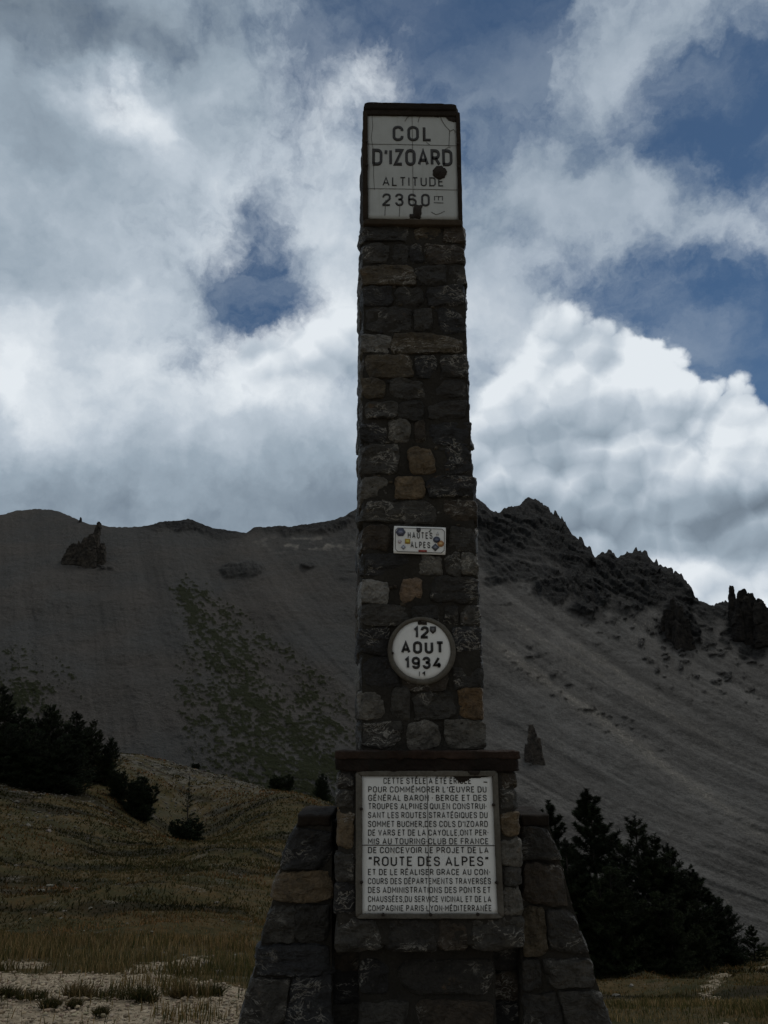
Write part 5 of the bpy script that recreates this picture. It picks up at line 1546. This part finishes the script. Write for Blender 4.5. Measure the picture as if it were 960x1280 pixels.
keep = (rs.rand(len(x)) < np.where(g > 0.5, 0.02 + 0.30 * (cl > 0.34), (0.25 + 0.6 * sstep(-0.1, 0.25, cl)) * sstep(15.5, 11.5, r))) & ~((np.abs(x - 0.25) < 1.5) & (y > 4.3) & (y < 5.4))
x, y, r, g, cl = x[keep], y[keep], r[keep], g[keep], cl[keep]
tall = sstep(0.1, 0.5, fbm(x * 0.5, y * 0.5, 9, 3, 203) + 0.35) * sstep(12.5, 8.5, r) * (x < 0.3)
h = (0.040 + 0.095 * tall + 0.05 * np.clip(cl, 0, 1)) * rs.uniform(0.5, 1.25, len(x)) * np.where(g > 0.5, 0.55, 1)
dry = sstep(-0.1, 0.25, fbm(x * 0.7, y * 0.7, 2, 3, 207) + 0.25 * (tall - .4))
cA = pick(rs, len(x), [3, 4, 3, 1.5, 1.2]); cB = pick(rs, len(x), [0.8, 2.5, 4, 3, 0.2])
blades(gm_, x, y, h, 0.004 + 0.0011 * r * 0.5, rs, cols=np.where((rs.rand(len(x)) < dry)[:, None], cA, cB) * 1.3 * patch_tint(x, y))
x, y, r = scatter(rs, 170000, 10.5, 95, pw=0.8)
bare = sstep(-0.02, 0.2, fbm(x * 0.35, y * 0.35, 1, 4, 241)) * sstep(-9, -16, x) * sstep(24, 32, r) + 0.7 * sstep(62, 74, r) * sstep(-0.1, 0.15, fbm(x * 0.2, y * 0.1, 1, 4, 243))
keep = (gravel_mask(x, y) < 0.5) & (rs.rand(len(x)) > bare) & (rs.rand(len(x)) < 0.35 + 0.6 * sstep(-0.15, 0.3, fbm(x * 0.8, y * 0.8, 4, 3, 211)))
x, y, r = x[keep], y[keep], r[keep]
dry = sstep(-0.15, 0.30, fbm(x * 0.22, y * 0.22, 2, 4, 217))
cA = pick(rs, len(x), [1.6, 4, 3, 0.8, 0.4]); cB = pick(rs, len(x), [0.2, 1.6, 5, 2.5, 0])
blades(gm_, x, y, (0.045 + 0.0014 * r) * sstep(9.5, 15, r) * rs.uniform(0.5, 1.3, len(x)), 0.0017 * r, rs, 1.3, cols=np.where((rs.rand(len(x)) < dry)[:, None], cA, cB) * 0.82 * patch_tint(x, y))
grass_o = stuff(gm_.build('meadow_grass', M_GRASS, smooth=False))

# dark tufts growing on the bare gravel
TU = [(40, 1252, .20, 'squat dark grass tuft on the gravel near the left edge of the photo'), (62, 1262, .13, 'small dark grass tuft just right of the squat tuft near the left edge'),
      (100, 1250, .22, 'loose brownish grass tuft on the gravel, third from the left edge'), (152, 1253, .26, 'broad low dark green tuft in the middle of the gravel'),
      (178, 1257, .20, 'spiky dark green tuft touching the broad low tuft'), (228, 1250, .17, 'upright dry tuft on the gravel between the broad green one and the monument'),
      (264, 1247, .17, 'round dark tuft on the gravel nearest to the left-hand buttress'), (10, 1248, .15, 'low dark tuft cut by the left edge of the photo'),
      (92, 1262, .10, 'tiny dark tuft at the lower edge of the gravel'), (125, 1272, .09, 'tiny tuft at the very bottom of the photo')]
for k, (px, py, s, lab) in enumerate(TU):
    d = ray(px, py); hh = math.hypot(d[0], d[1]); rr = np.interp(py, [1225, 1280], [7.4, 5.6])
    s *= 0.62
    o_ = gpos(px, py, rr)
    t_ = MB(); n = 300
    rad = s * 0.85 * np.sqrt(rs.rand(n)) ; a = rs.uniform(0, 2 * math.pi, n)
    cc = pick(rs, n, [0.6, 1, 3, 4, 0.2] if k not in (2, 5) else [3, 3, 2, 1, 1]) * 0.75
    blades(t_, o_[0] + rad * np.cos(a) * (1.5 if k == 3 else 1), o_[1] + rad * np.sin(a), s * rs.uniform(0.4, 1.0, n) * (0.6 if k in (3, 0) else 0.95), np.full(n, 0.007), rs, 1.5, cols=cc)
    tag(t_.build('grass_tuft', M_GRASS, smooth=False, origin=o_), lab, 'grass tuft', 'grass tufts on the gravel')

m_, T, b = mat('pale_limestone_rubble'); M_PEB = m_
p = geo(T)
c = T.v('MULTIPLY', attr(T, 'tone'), T.ramp(T.noise(p, 45.0, 4, 0.6), [(0.3, (0.62, 0.6, 0.56)), (0.7, (1, 1, 1))]))
T.l.new(c, b.inputs['Base Color']); b.inputs['Roughness'].default_value = 0.95; b.inputs['Specular IOR Level'].default_value = 0.1
ICO = None
def pebble_verts(rs, n):
    import bmesh
    bm = bmesh.new(); bmesh.ops.create_icosphere(bm, subdivisions=1, radius=1.0)
    V = np.array([v.co[:] for v in bm.verts]); F = np.array([[v.index for v in f.verts] for f in bm.faces]); bm.free()
    return V, F
PV, PF_ = pebble_verts(rs, 1)
def pebbles(mb, x, y, s, rs, tone0, sink=0.3):
    n = len(x); z = ground_z(x, y)
    sc_ = s[:, None] * np.stack([rs.uniform(.7, 1.3, n), rs.uniform(.7, 1.3, n), rs.uniform(.35, .75, n)], 1)
    a = rs.uniform(0, 2 * math.pi, n); ca, sa = np.cos(a), np.sin(a)
    v = PV[None] * sc_[:, None, :] * (1 + rs.uniform(-.28, .28, (n, len(PV), 1)))
    X = v[..., 0] * ca[:, None] - v[..., 1] * sa[:, None]; Y = v[..., 0] * sa[:, None] + v[..., 1] * ca[:, None]
    W_ = np.stack([X + x[:, None], Y + y[:, None], v[..., 2] + (z + sc_[:, 2] * (1 - 2 * sink))[:, None]], -1)
    F = (PF_[None] + (np.arange(n) * len(PV))[:, None, None]).reshape(-1, 3)
    tone = np.array(tone0)[None, :] * rs.uniform(0.55, 1.35, (n, 1)) * (1 + rs.uniform(-.06, .06, (n, 3)))
    mb.add(W_.reshape(-1, 3), F, np.repeat(tone, len(PV), 0))
pm = MB()
x, y, r = scatter(rs, 34000, 5.2, 10.5)
g = gravel_mask(x, y); keep = (g > 0.45) & (rs.rand(len(x)) < 0.75) & ~((np.abs(x - 0.25) < 1.5) & (y > 4.3) & (y < 5.4)); x, y = x[keep], y[keep]
pebbles(pm, x, y, 0.0035 + 0.017 * rs.rand(len(x)) ** 6, rs, (0.31, 0.26, 0.195))
x, y, r = scatter(rs, 600, 9, 60, x1=420)
pebbles(pm, x, y, (0.012 + 0.02 * rs.rand(len(x)) ** 3) * (0.6 + r * 0.035), rs, (0.17, 0.158, 0.135), 0.4)
x, y, r = scatter(rs, 16000, 22, 92, x1=440)
bare = sstep(0.0, 0.25, fbm(x * 0.35, y * 0.35, 1, 4, 241)) * sstep(-9, -16, x) + sstep(62, 74, r) * sstep(0.0, 0.2, fbm(x * 0.2, y * 0.1, 1, 4, 243))
k_ = rs.rand(len(x)) < bare; x, y, r = x[k_], y[k_], r[k_]
pebbles(pm, x, y, (0.03 + 0.07 * rs.rand(len(x)) ** 3) * r / 45, rs, (0.13, 0.122, 0.105), 0.4)
stuff(pm.build('gravel', M_PEB, smooth=False))
ST = [(50, 1118, 17.5, .13), (62, 1110, 18.5, .10), (20, 1082, 21, .10), (95, 1112, 18, .07), (150, 1100, 19, .08), (270, 1135, 14.5, .08), (300, 1100, 19, .10), (35, 1030, 33, .16), (60, 1045, 30, .18), (20, 1010, 40, .22),
      (200, 1090, 22, .09), (255, 1205, 8.6, .05), (275, 1212, 8.1, .06), (230, 1196, 9.2, .05), (292, 1200, 8.8, .06), (690, 1235, 12.5, .07), (770, 1247, 9.8, .06), (790, 1238, 11.5, .05), (905, 1226, 15, .09), (935, 1222, 16, .10)]
for k, (px, py, r, s) in enumerate(ST):
    o_ = gpos(px, py, r); q = MB()
    pebbles(q, np.array([o_[0]]), np.array([o_[1]]), np.array([s * 0.7]), rs, (0.21, 0.197, 0.172), 0.4)
    tag(q.build('field_stone', M_PEB, smooth=False, origin=o_), 'small pale stone half sunk in the grass away from the monument', 'stone', 'pale stones in the grass')
